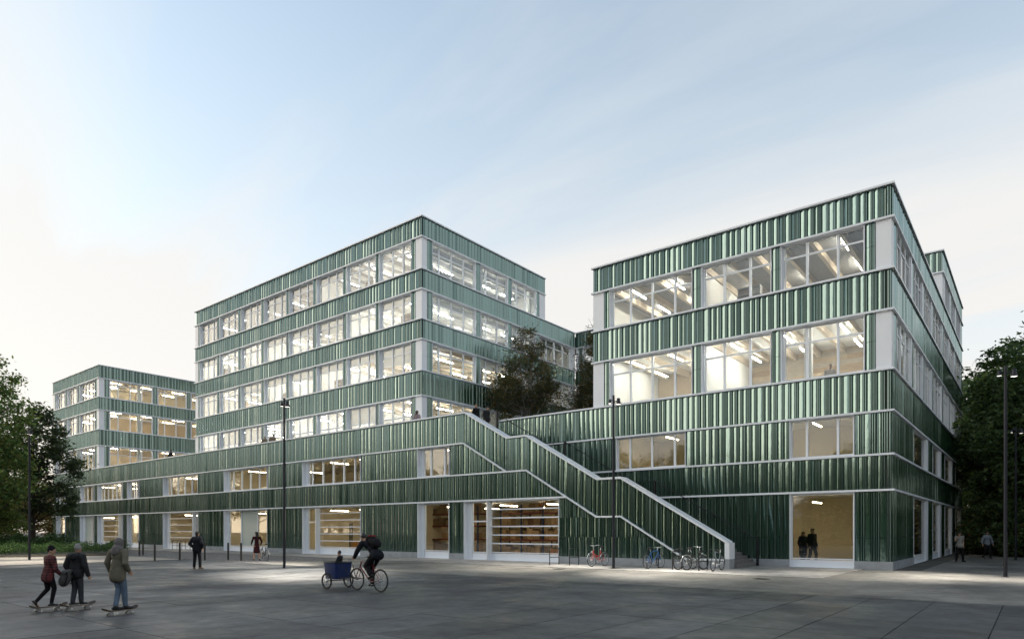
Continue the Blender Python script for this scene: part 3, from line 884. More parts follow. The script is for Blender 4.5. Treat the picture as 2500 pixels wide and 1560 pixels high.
for z0, z1, s in ((L5, L6, 4), (L3, L4, 4)):
    row(blkC, FC, z0, z1, wC, None, [(CX0, -20.04), (-5.76, CX1 - 0.03)], pC, .70, jl=0.1)
    for a, b_ in sC9:
        window(blkC, FCS, a, b_, z0, z1 - 0.09, fr(a, b_, (.33, .66)), (z0 + (z1 - z0) * .7,), jl=0, glass=GLASSG, rec=0.05)
    fbox('corner_panel', blkC, FCS, C_ + 0.03, 34.5, 0.02, 0.3, z0, z1 - 0.09, PANEL)
    pv = 34.52
    for a, b_ in sC9 + [(CY2, 0)]:
        m_ = (pv + a) / 2
        if pv > 35:
            fbox('window_fin', blkC, FCS, pv + 0.01, pv + 0.30, -0.03, 0.3, z0, z1 - 0.09, PANEL)
            pier(blkC, FCS, pv + 0.32, a - 0.02, z0, z1 - 0.09)
        else: pier(blkC, FCS, pv, a - 0.02, z0, z1 - 0.09)
        pv = b_
window(blkC, FC, -19.21, -14.93, L1, L2 - 0.09, (-18.36, -16.99, -15.62), (), rec=0.16, glass=GLASSG)
window(blkC, FC, -9.52, -6.64, L1, L2 - 0.09, (-8.75, -7.37), (), rec=0.16, glass=GLASSG)
window(blkC, FC, -9.52, -6.64, 0.0, L0 - 0.09, (), (), rec=0.16, base=0.36, glass=GLASSG)
band(blkC, FCS, C_ + 0.01, 40.46, L1, L2 - 0.09, 1.3); band(blkC, FCS, C_ + 0.01, 40.46, 0.37, L0 - 0.09, 1.3, courses=3)
pv = None
for a, b_ in sG + [(CY2, 0)]:
    if pv is not None:
        for z0, z1 in ((L1, L2), (0.02, L0)):
            fbox('window_fin', blkC, FCS, pv + 0.01, min(pv + 0.8, a - 0.3), -0.03, 0.4, z0, z1 - 0.09, PANEL)
            if a - pv > 1.5: pier(blkC, FCS, pv + 0.82, a - 0.02, z0, z1 - 0.09)
    if b_:
        window(blkC, FCS, a, b_, L1, L2 - 0.09, (), (), rec=0.06, glass=GLASSG)
        window(blkC, FCS, a, b_, 0.0, L0 - 0.09, (), (), rec=0.06, base=0.36, glass=GLASSG)
    pv = b_
FLC = [0.05, 4.05, 8.2, 12.75]
for i, zf in enumerate(FLC):
    ceil = (FLC[i+1] - 0.35) if i < 3 else 16.25
    slab(blkC, 'floor_slab', CX0 + 0.3, CX1 - 0.36, C_ + 0.3, CY2 - 0.2, zf - 0.35 if i else -0.02, zf, SCREED if not i else WHITEWALL)
    wm = CREAM if i < 2 else WHITEWALL
    slab(blkC, 'inner_wall', CX0 + 0.05, CX0 + 0.25, C_ + 0.28, CY2 - 0.2, zf, ceil, wm)
    slab(blkC, 'back_wall', CX0 + 0.05, CX1 - 0.3, CY2 - 0.18, CY2, zf, ceil, wm)
    yb = 42.0
    slab(blkC, 'inner_wall', CX0 + 0.3, CX1 - 0.5, yb, yb + 0.2, zf, ceil, CREAM if i < 2 else (TIMBER if i == 2 else WHITEWALL))
    if i == 2:
        rp = random.Random(4)
        for r_ in range(14):
            x = -14.1 - (r_ % 3) * 0.0
            while x < CX1 - 0.6:
                ln = rp.uniform(1.2, 3.4); x2 = min(x + ln, CX1 - 0.55)
                slab(blkC, 'plank', x, x2 - 0.008, yb - rp.uniform(0.02, 0.06), yb + 0.001, zf + 0.02 + r_ * 0.29, zf + 0.30 + r_ * 0.29, rp.choice((PLK1, PLK2, PLK3)))
                x = x2
        slab(blkC, 'inner_wall', -14.35, -14.2, C_ + 0.5, yb - 0.02, zf, ceil, WHITEWALL)
        slab(blkC, 'column', -9.3, -8.95, 35.6, 35.95, zf, ceil, WHITEWALL)
    if i == 3:
        slab(blkC, 'inner_wall', -14.35, -14.2, C_ + 0.5, yb - 0.02, zf, ceil, WHITEWALL)
    if i >= 2:
        for k in range(11):
            x = CX0 + 1.0 + k * 1.372
            slab(blkC, 'ceiling_beam', x, x + 0.18, C_ + 0.35, yb - 0.02, ceil - 0.36, ceil - 0.002, BEAM)
            slab(blkC, 'ceiling_beam', x, x + 0.18, yb + 0.22, CY2 - 0.25, ceil - 0.36, ceil - 0.002, BEAM)
    if i == 2:
        for x in (-18.9, -16.4, -12.9, -10.2, -7.5):
            for y in (36.0, 39.2):
                tube_light(x, y - 0.8, x, y + 0.8, ceil - 0.58, 'white tube light among the timber beams of the corner block', 'corner block ceiling lights', LIGHTM)
    elif i == 3:
        for x in (-18.9, -16.4, -12.9, -10.2, -7.5):
            for y in (36.2, 39.6):
                tube_light(x, y - 0.8, x, y + 0.8, ceil - 0.16, 'tube light added between the beams to brighten the corner block top floor', 'corner block top floor added lights', LIGHTADD)  # added lamps tucked between the beams; this floor has only daylight
    else:
        for x in (-17.5, -14.5, -11.8, -9.2, -7.2):
            tube_light(x, 37.0, x, 38.6, ceil - 0.42, 'warm tube light added to brighten the lower rooms of the corner block', 'corner block added lower lights', LIGHTW)  # added lamps that warm the panes, partly in place of reflected sky
    for y in (46, 52, 58, 64):
        tube_light(-7.5, y - 0.8, -7.5, y + 0.8, ceil - 0.42, 'tube light along the side street rooms of the corner block', 'corner block side lights', LIGHTM if i == 2 else LIGHTW)
slab(blkC, 'roof', CX0 + 0.25, CX1 - 0.25, C_ + 0.25, CY1, 16.26, 17.1, ROOFM)

# ------------------------------------------------------------------ taller block behind the corner block, rear wing of the court
blkD = empty('office_block', (-13, 61, 17.45), 0, 'one-storey taller block rising behind the roof of the corner block', 'building')
FD = Fac('F', CY1)
band(blkD, FD, CX0, CX1 - 0.03, L8, L9 - 0.09); band(blkD, FCS, CY1 + 0.01, CY2, L8, L9 - 0.09, 1.45)
for z in (L8, L9):
    ledge(blkD, FD, CX0, CX1 + 0.1, z, inn=0.065); ledge(blkD, FCS, CY1 + 0.068, CY2, z, inn=0.065)
fbox('corner_panel', blkD, FD, CX1 - 1.3, CX1 - 0.03, 0.02, 0.3, L7, L8 - 0.09, PANEL)
fbox('corner_panel', blkD, FD, CX0, CX1 - 1.32, 0.04, 0.3, L7, L8 - 0.09, PANEL)
fbox('corner_panel', blkD, FCS, CY1 + 0.31, CY1 + 0.9, 0.02, 0.3, L7, L8 - 0.09, PANEL)
pv = CY1 + 0.92
for a, b_ in ((55.6, 58.8), (59.8, 63.0), (64.0, 67.6), (CY2, 0)):
    fbox('window_fin', blkD, FCS, pv + 0.005, min(pv + 0.4, a - 0.02), -0.01, 0.4, L7, L8 - 0.09, PANEL)
    if a - pv > 0.9: pier(blkD, FCS, pv + 0.42, a - 0.02, L7, L8 - 0.09)
    if b_: window(blkD, FCS, a, b_, L7, L8 - 0.09, fr(a, b_, (.33, .66)), (), glass=GLASSG, rec=0.05)
    pv = b_
slab(blkD, 'floor_slab', CX0 + 0.3, CX1 - 0.36, CY1 + 0.32, CY2 - 0.2, 17.11, 17.3, WHITEWALL)
slab(blkD, 'inner_wall', CX1 - 5, CX1 - 4.8, CY1 + 0.32, CY2 - 0.2, 17.31, 19.95, WHITEWALL)
slab(blkD, 'back_wall', CX0, CX1 - 0.3, CY2 - 0.18, CY2, 17.3, 19.95, WHITEWALL)
slab(blkD, 'roof', CX0 + 0.25, CX1 - 0.25, CY1 + 0.25, CY2, 19.96, 20.8, ROOFM)

wing = empty('rear_wing', (-28, BY2, 8.2), 0, 'rear wing closing the terrace court behind the birch trees', 'building')
FW = Fac('F', BY2)
for z0, z1 in ((L8, L9), (L6, L7), (L4, L5)):
    band(wing, FW, BX1 + 0.03, CX0 - 0.05, z0, z1 - 0.09)
    for z in (z0, z1): ledge(wing, FW, BX1 + 0.12, CX0 - 0.12, z)
for z0, z1 in ((L7, L8), (L5, L6), (8.2, L4)):
    row(wing, FW, z0, z1, [(-34.6, -31.0, (-33.4, -32.2)), (-30.5, -26.9, (-29.3, -28.1)), (-26.4, -22.0, (-25, -23.4))], None,
        [(BX1 + 0.12, -35.0), (-21.5, CX0 - 0.05)], [(-34.98, -34.62), (-30.98, -30.52), (-26.88, -26.42), (-21.98, -21.52)])
for zf, ceil in ((12.75, 16.4), (16.75, 19.95), (8.2, 12.4)):
    slab(wing, 'floor_slab', BX1 - 1, CX0 + 1, BY2 + 0.34, 62, zf - 0.34, zf, WHITEWALL)
    slab(wing, 'inner_wall', BX1 - 1, CX0 + 1, 60, 60.2, zf + .01, ceil, TIMBER)
    for x in (-33, -28.7, -24.3):
        tube_light(x, 56.4, x, 58.0, ceil - 0.4, 'warm tube light in the rear wing behind the birch trees', 'rear wing lights', LIGHTW)
slab(wing, 'roof', BX1 - 1, CX0 + 1, BY2 + 0.26, 62, 19.96, 20.8, ROOFM)
# ------------------------------------------------------------------ trees and planting
def leafm(name, c, tr=0.35):
    m = mat(name, c, rough=0.55, spec=0.35, vary=0.0)
    nt = m.node_tree
    b = nt.nodes['Principled BSDF']
    t = nt.nodes.new('ShaderNodeBsdfTranslucent'); t.inputs[0].default_value = (c[0]*1.5, c[1]*1.5, c[2]*0.9, 1)
    mx = nt.nodes.new('ShaderNodeMixShader'); mx.inputs[0].default_value = tr
    o = nt.nodes['Material Output']
    nt.links.new(b.outputs[0], mx.inputs[1]); nt.links.new(t.outputs[0], mx.inputs[2]); nt.links.new(mx.outputs[0], o.inputs[0])
    return m
LF_D = [leafm('leaf_dark', (0.053, 0.093, 0.035)), leafm('leaf_deep', (0.088, 0.146, 0.059)), leafm('leaf_mid', (0.162, 0.221, 0.082))]
LF_B = [leafm('leaf_black_green', (0.026, 0.045, 0.019)), leafm('leaf_bottle', (0.045, 0.072, 0.028)), leafm('leaf_moss', (0.075, 0.10, 0.040))]
LF_G = [leafm('leaf_green', (0.081, 0.154, 0.051)), leafm('leaf_olive', (0.154, 0.181, 0.054)), leafm('leaf_light', (0.217, 0.307, 0.090))]
LF_A = [leafm('leaf_rust', (0.189, 0.102, 0.032)), leafm('leaf_autumn_green', (0.072, 0.087, 0.032)), leafm('leaf_dull', (0.038, 0.055, 0.026))]
LF_Y = [leafm('leaf_gold', (0.232, 0.174, 0.051)), leafm('leaf_gold_green', (0.131, 0.145, 0.043)), leafm('leaf_brown', (0.131, 0.087, 0.043))]
LF_H = [leafm('hedge_green', (0.062, 0.125, 0.037)), leafm('hedge_dark', (0.027, 0.062, 0.020)), leafm('hedge_light', (0.125, 0.200, 0.062))]
BARK = mat('bark', (0.045, 0.038, 0.030), rough=0.9, nscale=8, namt=0.4, bump=0.4, bscale=20)
BIRCHB = mat('birch_bark', (0.42, 0.40, 0.36), rough=0.8, nscale=9, namt=0.6, col2=(0.08, 0.07, 0.06), stretch=(1, 1, 0.4))

def leaf_mesh(name, centers, sizes, mats, rng, probs, droop=0.0, aspect=0.45):
    """One small pointed leaf face per centre, turned at random."""
    n = len(centers)
    d = rng.normal(size=(n, 3)); d[:, 2] = d[:, 2] * 0.6 - droop
    d /= np.linalg.norm(d, axis=1)[:, None]
    a = rng.normal(size=(n, 3)); s = np.cross(d, a); s /= np.linalg.norm(s, axis=1)[:, None]
    L = sizes[:, None]
    v = np.stack([centers - d*L*.5, centers + s*L*aspect*.5, centers + d*L*.5, centers - s*L*aspect*.5], axis=1).reshape(-1, 3)
    me = bpy.data.meshes.new(name)
    me.vertices.add(4*n); me.vertices.foreach_set('co', v.astype(np.float32).ravel())
    me.loops.add(4*n); me.loops.foreach_set('vertex_index', np.arange(4*n, dtype=np.int32))
    me.polygons.add(n)
    me.polygons.foreach_set('loop_start', np.arange(0, 4*n, 4, dtype=np.int32))
    me.polygons.foreach_set('loop_total', np.full(n, 4, dtype=np.int32))
    for m in mats: me.materials.append(m)
    me.polygons.foreach_set('material_index', rng.choice(len(mats), size=n, p=probs).astype(np.int32))
    me.update(calc_edges=True)
    return me

def tree_meshes(name, seed, H, trunk_r, base_h, lobes, nclump, per, spread, leaf, mats, probs, bark=BARK, nlimb=26, lean=(0, 0), stems=1, droop=0.1):
    """Tapered trunk with limbs to the clumps; leaves gathered in clumps inside uneven lobes."""
    rng = np.random.default_rng(seed)
    lob = np.array(lobes, float)              # x, y, z, rx, ry, rz
    wts = lob[:, 3] * lob[:, 4] * lob[:, 5]; wts /= wts.sum()
    k = rng.choice(len(lob), size=nclump, p=wts)
    u = rng.normal(size=(nclump, 3)); u /= np.linalg.norm(u, axis=1)[:, None]
    r = rng.uniform(0.25, 1.0, size=nclump) ** 0.45
    cl = lob[k, :3] + u * lob[k, 3:] * r[:, None]
    sp = spread * rng.uniform(0.55, 1.3, size=nclump)
    cnt = (per * rng.uniform(0.5, 1.5, size=nclump)).astype(int)
    idx = np.repeat(np.arange(nclump), cnt)
    off = rng.normal(size=(len(idx), 3)) * sp[idx][:, None]
    off[:, 2] *= 0.6
    cen = cl[idx] + off
    crown = leaf_mesh(name + '_crown', cen, leaf * rng.uniform(0.6, 1.3, size=len(idx)), mats, rng, probs, droop)
    mb = MB()
    tops = []
    for s in range(stems):
        bx_, by_ = (0, 0) if stems == 1 else (rng.uniform(-.25, .25), rng.uniform(-.25, .25))
        tx, ty = lean[0] + rng.normal() * 0.25 * (stems > 1) * 2, lean[1] + rng.normal() * 0.25 * (stems > 1) * 2
        pts, rs = [], []
        for i in range(9):
            t = i / 8
            pts.append((bx_ + tx * t + rng.normal() * 0.05 * H / 10 * t, by_ + ty * t + rng.normal() * 0.05 * H / 10 * t, H * 0.9 * t))
            rs.append(trunk_r * (1 - t) ** 0.8 * (1.25 if i == 0 else 1) + 0.015)
        mb.tube(pts, rs, 9)
        tops.append(pts)
    for i in rng.choice(nclump, size=min(nlimb, nclump), replace=False):
        c = cl[i]; P = tops[rng.integers(len(tops))]
        hz_ = max(base_h * 0.8, min(H * 0.82, c[2] - rng.uniform(0.6, 1.6) * H / 9))
        q = Vector(P[0])
        for a, b_ in zip(P, P[1:]):
            if a[2] <= hz_ <= b_[2]:
                f = (hz_ - a[2]) / max(1e-6, b_[2] - a[2]); q = Vector(a).lerp(Vector(b_), f)
        e = Vector(c); mid = q.lerp(e, 0.5) + Vector((0, 0, -0.05 * (e - q).length)) + Vector(rng.normal(size=3)) * 0.12
        r0 = trunk_r * 0.42 * (1 - hz_ / H) + 0.02
        mb.tube([q, mid, e], [r0, r0 * 0.6, 0.012], 6, cap=False)
        for _ in range(2):
            e2 = e + Vector(rng.normal(size=3)) * spread * 1.6
            mb.tube([mid.lerp(e, .4), e2], [r0 * 0.35, 0.008], 5, cap=False)
    return mb.mesh(name + '_trunk', bark), crown

def plant_tree(ms, loc, rz, sc_, label, cat='tree', name='tree', group=None):
    e = empty(name, loc, rz, label, cat, group)
    M = W[e] @ Matrix.Diagonal((sc_, sc_, sc_, 1))
    link(bpy.data.objects.new('trunk', ms[0]), e, M)
    link(bpy.data.objects.new('crown', ms[1]), e, M)
    return e

T_big = tree_meshes('big', 21, 13.2, 0.20, 2.0, [(0, 0, 9.8, 2.6, 2.6, 3.0), (1.6, 1.2, 7.2, 2.4, 2.2, 2.0), (-1.6, -1.2, 7.4, 2.4, 2.2, 2.2), (1.2, 1.0, 4.6, 2.4, 2.2, 1.5), (-0.8, -0.8, 4.6, 2.2, 2.0, 1.5), (0.2, 0.2, 12.2, 1.3, 1.3, 1.2)],
                    215, 60, 0.34, 0.32, LF_B, (.45, .37, .18), nlimb=80, droop=0.5)
T_olive = tree_meshes('olive', 22, 14.5, 0.26, 1.5, [(0, 0, 9.5, 3.4, 3.2, 4.4), (0.8, 0.4, 5.2, 3.0, 2.8, 2.8), (-1, 0, 12.5, 1.8, 1.8, 1.8)],
                      420, 65, 0.42, 0.26, LF_G, (.45, .4, .15), nlimb=40)
T_light = tree_meshes('light', 23, 7.5, 0.10, 0.6, [(0, 0, 4.4, 2.2, 2.0, 2.8), (0.9, 0.3, 2.4, 1.8, 1.8, 1.7)], 300, 60, 0.32, 0.20, LF_G, (.25, .4, .35), nlimb=30)
T_gold = tree_meshes('gold', 24, 9.0, 0.14, 1.0, [(0, 0, 5.6, 3.2, 3.0, 3.2), (1.5, 0, 3.0, 2.6, 2.4, 2.0), (-1.7, 0, 3.2, 2.4, 2.4, 2.2)], 320, 60, 0.5, 0.28, LF_Y, (.4, .35, .25), nlimb=40)
T_right = tree_meshes('right', 25, 16.0, 0.28, 2.0, [(0, 0, 10.5, 4.2, 4.2, 4.4), (2.2, 0.6, 7.0, 3.6, 3.4, 3.2), (-2.2, -0.6, 7.5, 3.6, 3.4, 3.2), (0.8, 0, 14.2, 1.9, 1.9, 1.8), (0, 1, 3.8, 3.4, 3.4, 1.8)],
                      400, 66, 0.42, 0.36, LF_D, (.40, .38, .22), nlimb=90)
T_right2 = tree_meshes('right2', 26, 13.0, 0.22, 1.0, [(0, 0, 8.0, 3.8, 3.6, 4.0), (1.8, 0, 4.4, 3.2, 3.2, 2.8), (-1.6, 0.6, 4.6, 3.2, 3.0, 2.6)], 330, 66, 0.42, 0.34, LF_D, (.36, .40, .24), nlimb=70)
T_birch = tree_meshes('birch', 27, 10.3, 0.085, 1.2, [(0, 0, 5.6, 2.5, 2.5, 2.5), (1.4, 0.9, 4.0, 1.7, 1.6, 1.7), (-1.3, -0.8, 4.2, 1.7, 1.6, 1.7), (0.1, 0.1, 8.4, 1.3, 1.3, 1.6)],
                      340, 70, 0.34, 0.17, LF_A, (.20, .42, .38), bark=BIRCHB, nlimb=60, stems=3)
T_under = tree_meshes('under', 28, 4.6, 0.07, 0.2, [(0, 0, 2.3, 2.4, 2.0, 2.2), (1.6, 0, 1.4, 1.8, 1.8, 1.4), (-1.5, .2, 1.5, 1.8, 1.6, 1.4)], 260, 64, 0.34, 0.26, LF_D + [LF_A[0]], (.45, .33, .18, .04), nlimb=30)

plant_tree(T_big, (-71.0, 19.7, -0.03), 0.4, 1.0, 'tall dark broadleaf tree with drooping branches in front of the smaller far block')
plant_tree(T_olive, (-63.2, 13.6, -0.03), 1.9, 1.14, 'olive-green dense tree rising from the hedge bed past the lamp post')
plant_tree(T_light, (-67.4, 15.6, -0.03), 0.7, 0.95, 'light-green low bushy tree between the olive tree and the dark tree', 'tree')
for k, (x, y, s) in enumerate(((-104, 24, 1.0), (-111, 31, 1.15), (-100, 14, 1.1), (-120, 40, 1.3))):
    plant_tree(T_gold, (x, y, -0.03), k * 1.3, s, 'golden autumn tree behind the dark tree past the podium end', group='autumn trees past the podium')
for k, (x, y, s) in enumerate(((-128, 18, 1.3), (-92, 0, 1.1), (-78, -6, 1.0))):
    plant_tree(T_olive, (x, y, -0.03), k * 2.1, s, 'green tree in the distance left of the hedge bed', group='distant green trees')
# dark grove closing the side street
rt = [(T_right, -0.2, 65.0, 0.0, 1.13), (T_right2, -0.9, 74.0, 1.0, 1.45), (T_right, -6.0, 82.0, 2.2, 1.15), (T_right, 2.6, 59.0, 2.9, 1.12), (T_right2, 7.5, 67.5, 4.0, 1.2), (T_right, 10.5, 56.0, 0.8, 1.0), (T_right2, 14.5, 46.5, 5.0, 1.15), (T_right, 15.5, 36.0, 1.4, 0.95), (T_right, 18.5, 25.0, 3.3, 0.9)]
for k, (ms, x, y, r, s) in enumerate(rt):
    plant_tree(ms, (x, y, -0.03), r, s, 'dark evergreen tree of the dense grove beyond the side street', group='grove trees by the side street')
for k, (x, y) in enumerate(((-3.0, 66.5), (-2.2, 61.8), (-0.9, 58.6), (0.8, 56.6), (2.6, 55.0), (-3.6, 71.5), (4.8, 53.5), (7.5, 51), (10.5, 47), (12.5, 40))):
    plant_tree(T_under, (x, y, -0.03), k * 1.1, 0.85 + 0.12 * (k % 3), 'low dark shrub under the grove trees at the edge of the side street', 'shrub', 'shrub', 'shrubs under the grove')
poly_sheet('grove_floor', [(-4.2, 68), (-3.2, 59.5), (0.5, 55.0), (9, 49), (14, 30), (60, 20), (60, 118), (-4.2, 118)], 0.02, EARTH)
# trees and shrubs across the square, seen only as reflections in tiles and glass
for k in range(30):
    r_ = k % 2
    plant_tree((T_right, T_gold, T_olive, T_right2)[k % 4] if k < 20 else (T_right, T_right2)[k % 2], (-118 + k * 5.6 + 2 * math.sin(k * 2.3), -20 - 9 * r_ - 2 * math.cos(k * 1.7), -0.03), k * 1.9, (0.95 + 0.1 * math.sin(k) + 0.12 * r_) * (1.35 if k % 4 == 1 and k < 20 else 1),
               'tree lining the far side of the square', group='trees across the square')
for k in range(24):  # unseen shrubs, added to fill low gaps in the reflections
    plant_tree(T_under, (-90 + k * 5.2, -15.5 - 1.5 * (k % 3), -0.03), k * 0.9, 1.25, 'shrub added under the trees across the square to fill their reflection', 'shrub', 'shrub', 'added shrubs across the square')
# birches on the terrace
plant_tree(T_birch, (-32.1, 42.0, 8.2), 0.3, 0.98, 'rust and green birch growing on the terrace in front of the rear wing', name='birch_tree')
plant_tree(T_birch, (-27.3, 46.5, 8.2), 2.2, 1.06, 'darker birch half hidden by the corner block at the terrace court', name='birch_tree')
plant_tree(T_birch, (-30.8, 50.5, 8.2), 4.0, 0.85, 'sparse birch furthest back on the terrace beside the rear wing', name='birch_tree')
# planter with hedge
KERB = mat('planter_kerb', (0.11, 0.10, 0.08), rough=0.85, nscale=4, namt=0.3)
PB = [(-57.5, 4.0), (-51.6, 20.0), (-60.5, 23.2), (-84, 25.5), (-84, 4.0)]
pbm = MB(); n = len(PB)
cxp, cyp = sum(p[0] for p in PB)/n, sum(p[1] for p in PB)/n
inn = [(p[0] + (cxp - p[0]) * 0.02, p[1] + (cyp - p[1]) * 0.02) for p in PB]
pbm.add([(x, y, 0.16) for x, y in PB] + [(x, y, 0.16) for x, y in inn] + [(x, y, -0.05) for x, y in PB], [(i, (i+1) % n, n + (i+1) % n, n + i) for i in range(n)] + [(i, (i+1) % n, 2*n + (i+1) % n, 2*n + i) for i in range(n)])
pbm.add([(x, y, 0.10) for x, y in inn], [tuple(range(n))], 1)
tag(pbm.ob('planting_bed', [KERB, EARTH]), 'low kerbed planting bed holding the hedge at the plaza edge', 'planter')
def shrub_patch(name, pts, h, nleaf, leaf, probs, label, seed, cat='shrub'):
    rng = np.random.default_rng(seed)
    pts = np.array(pts)
    i = rng.integers(len(pts), size=nleaf)
    cl = pts[i] + rng.normal(size=(nleaf, 2)) * 0.34
    bump = 0.72 + 0.28 * np.sin(cl[:, 0] * 2.1 + seed) * np.cos(cl[:, 1] * 2.7)
    z = 0.1 + h * bump * rng.uniform(0.02, 1.0, size=nleaf) ** 0.5 + rng.exponential(0.03, size=nleaf)
    cen = np.column_stack([cl, z]); c0 = cen.mean(axis=0); c0[2] = 0
    me = leaf_mesh(name, cen - c0, leaf * rng.uniform(.6, 1.3, size=nleaf), LF_H, rng, probs)
    o = link(bpy.data.objects.new(name, me), None, Matrix.Translation(c0))
    return tag(o, label, cat)
def line(a, b_, n): return [(a[0] + (b_[0]-a[0])*k/n, a[1] + (b_[1]-a[1])*k/n) for k in range(n+1)]
shrub_patch('hedge', line((-56.6, 8.5), (-52.4, 19.6), 30) + line((-57.6, 9), (-53.4, 19.9), 30) + line((-58.6, 9.5), (-54.6, 20.2), 30) + line((-53, 20), (-60, 22.4), 16), 0.95, 26000, 0.10, (.5, .3, .2), 'long clipped green hedge along the kerb of the planting bed', 3, 'hedge')
shrub_patch('shrub', line((-55.6, 11.2), (-54.6, 13.2), 5), 0.80, 3500, 0.12, (.25, .05, .7), 'pale yellow-green shrub at the bed edge beside the lamp post', 4)
shrub_patch('shrub', line((-57.2, 8.0), (-56.2, 10.4), 5), 1.0, 3500, 0.12, (.3, .1, .6), 'tall yellow-green shrub below the olive tree', 5)
shrub_patch('shrub', line((-60, 10), (-63, 20), 20) + line((-64, 10), (-67, 21), 20) + line((-70, 12), (-72, 22), 20), 1.5, 16000, 0.16, (.35, .6, .05), 'dark undergrowth around the trunks in the planting bed', 6)

# ------------------------------------------------------------------ street furniture
def spot(parent, loc, tgt, watts, size=60, blend=1.0, col=(1, 0.93, 0.82)):
    d = bpy.data.lights.new('lamp_light', 'SPOT')
    d.energy = watts; d.spot_size = math.radians(size); d.spot_blend = blend; d.shadow_soft_size = 0.12; d.color = col
    o = bpy.data.objects.new('lamp_light', d)
    v = (Vector(loc) - Vector(tgt)).normalized()
    return link(o, parent, Matrix.Translation(loc) @ v.to_track_quat('Z', 'Y').to_matrix().to_4x4())
LENS = mat('lamp_lens', (0.9, 0.9, 0.85), emit=(1, 0.93, 0.8), estr=2)
def street_lamp(x, y, label, watts, tgts=((1.2, 2.0), (-1.5, -1.0)), rz=0.0):
    e = empty('street_lamp', (x, y, 0), rz, label, 'street lamp', 'slate street lamps on the square')
    M = W[e]
    MB().tube([(0,0,0),(0,0,3.0),(0,0,8.05)], [0.066, 0.062, 0.052], 14).ob('pole', LAMPMETAL, e, M)
    MB().lathe([(0.001,0.015),(0.13,0.015),(0.13,0.0)], n=16).ob('base_plate', LAMPMETAL, e, M)
    for s, zz, k in ((-1, 7.70, 0.46), (1, 7.64, 0.64)):
        H = MB()
        hx = s * (0.19 if s < 0 else 0.26)
        H.tube([(0, 0, zz + 0.12), (hx, 0, zz + 0.12)], 0.028, 8)
        H.lathe([(0.001, 0.30*k), (0.11*k, 0.30*k), (0.13*k, 0.22*k), (0.12*k, 0.12*k), (0.15*k, 0.02*k), (0.21*k, -0.14*k), (0.205*k, -0.15*k), (0.17*k, -0.13*k)], c=(hx, 0, zz + 0.05), n=16)
        h = H.ob('lamp_head', LAMPMETAL, e, M)
        MB().lathe([(0.001, -0.125*k), (0.17*k, -0.125*k)], c=(hx, 0, zz + 0.05), n=16).ob('lens', LENS, h, M)
        if watts:
            t = tgts[0 if s > 0 else 1]
            p = M @ Vector((hx, 0, zz - 0.13*k))
            spot(h, p, (x + t[0], y + t[1], 0), watts)
    return e
street_lamp(-48.2, 13.2, 'slate street lamp standing in the hedge bed against the dark tree', 2200, ((4.0, -1), (-4.0, 1.0)))
street_lamp(-27.96, 17.78, 'slate street lamp on the plaza slabs near the man in black', 8500, ((3.6, -1.4), (-3.9, 0.2)))
street_lamp(-15.39, 26.92, 'slate street lamp between the red and the blue bicycle', 4200, ((3.3, -1.4), (-3.3, -1.4)))
street_lamp(-0.94, 31.42, 'slate street lamp on the side street in front of the grove', 4200, ((3.2, -1.4), (-3.2, -1.6)))
street_lamp(-1.0, 49.95, 'slate street lamp deeper in the side street at the grove edge', 0)

BOLL = mat('bollard_bronze', (0.055, 0.052, 0.042), rough=0.55, metal=0.3, nscale=3, namt=0.2)
bol = MB()
bol.tube([(0,0,-0.02),(0,0,1.03)], 0.055, 14, cap=True); bol.lathe([(0.055,1.03),(0.045,1.055),(0.001,1.06)], n=14)
bme = bol.mesh('bollard', BOLL)
for x, y in ((-41.33, 17.6), (-40.42, 18.65), (-39.19, 19.56), (-38.09, 20.44), (-36.9, 20.6)):
    tag(link(bpy.data.objects.new('bollard', bme), None, Matrix.Translation((x, y, 0))), 'slim bronze bollard at the edge of the cobbles behind the man in black', 'bollard', 'bollards at the cobble edge')
for x, y in ((-52.6, 20.3), (-51.0, 20.9), (-49.9, 20.2)):
    tag(link(bpy.data.objects.new('bollard', bme), None, Matrix.Translation((x, y, 0))), 'slim bronze bollard at the end of the hedge', 'bollard', 'bollards at the hedge end')
def hoop(x, y, rz, label, group=None):
    b = MB(); w, h, r = 0.36, 0.86, 0.09
    pts = [(-w, 0, 0), (-w, 0, h - r)]
    for k in range(1, 6):
        a = math.pi - math.pi/2 * k / 5; pts.append((-w + r + r*math.cos(a), 0, h - r + r*math.sin(a)))
    pts += [(-q[0], 0, q[2]) for q in reversed(pts)]
    b.tube(pts, 0.024, 8)
    e = b.ob('bike_stand', DARKMETAL, None, Matrix.Translation((x, y, 0)) @ Matrix.Rotation(rz, 4, 'Z'))
    MB().tube([(-w, 0, 0.40), (w, 0, 0.40)], 0.018, 8).ob('crossbar', DARKMETAL, e, W[e])
    for s in (-w, w): MB().lathe([(0.001, 0.012), (0.055, 0.012), (0.055, 0)], c=(s, 0, 0), n=10).ob('foot_plate', DARKMETAL, e, W[e])
    return tag(e, label, 'bike stand', group)
hoop(-19.57, 28.12, 1.45, 'empty black bike stand beside the sectional door')
hoop(-18.53, 28.40, 1.45, 'empty black bike stand next to the red bicycle')
hoop(-14.28, 28.68, 1.2, 'black bike stand holding the blue bicycle')
hoop(-12.80, 28.15, 1.4, 'black bike stand with two dark bicycles')
hoop(-11.62, 28.25, 1.45, 'black bike stand with the grey racing bicycle')
for k in range(3): hoop(-63.3 + k * 0.95, 28.9, 1.45, 'black bike stand by the far garage door', 'far bike stands')
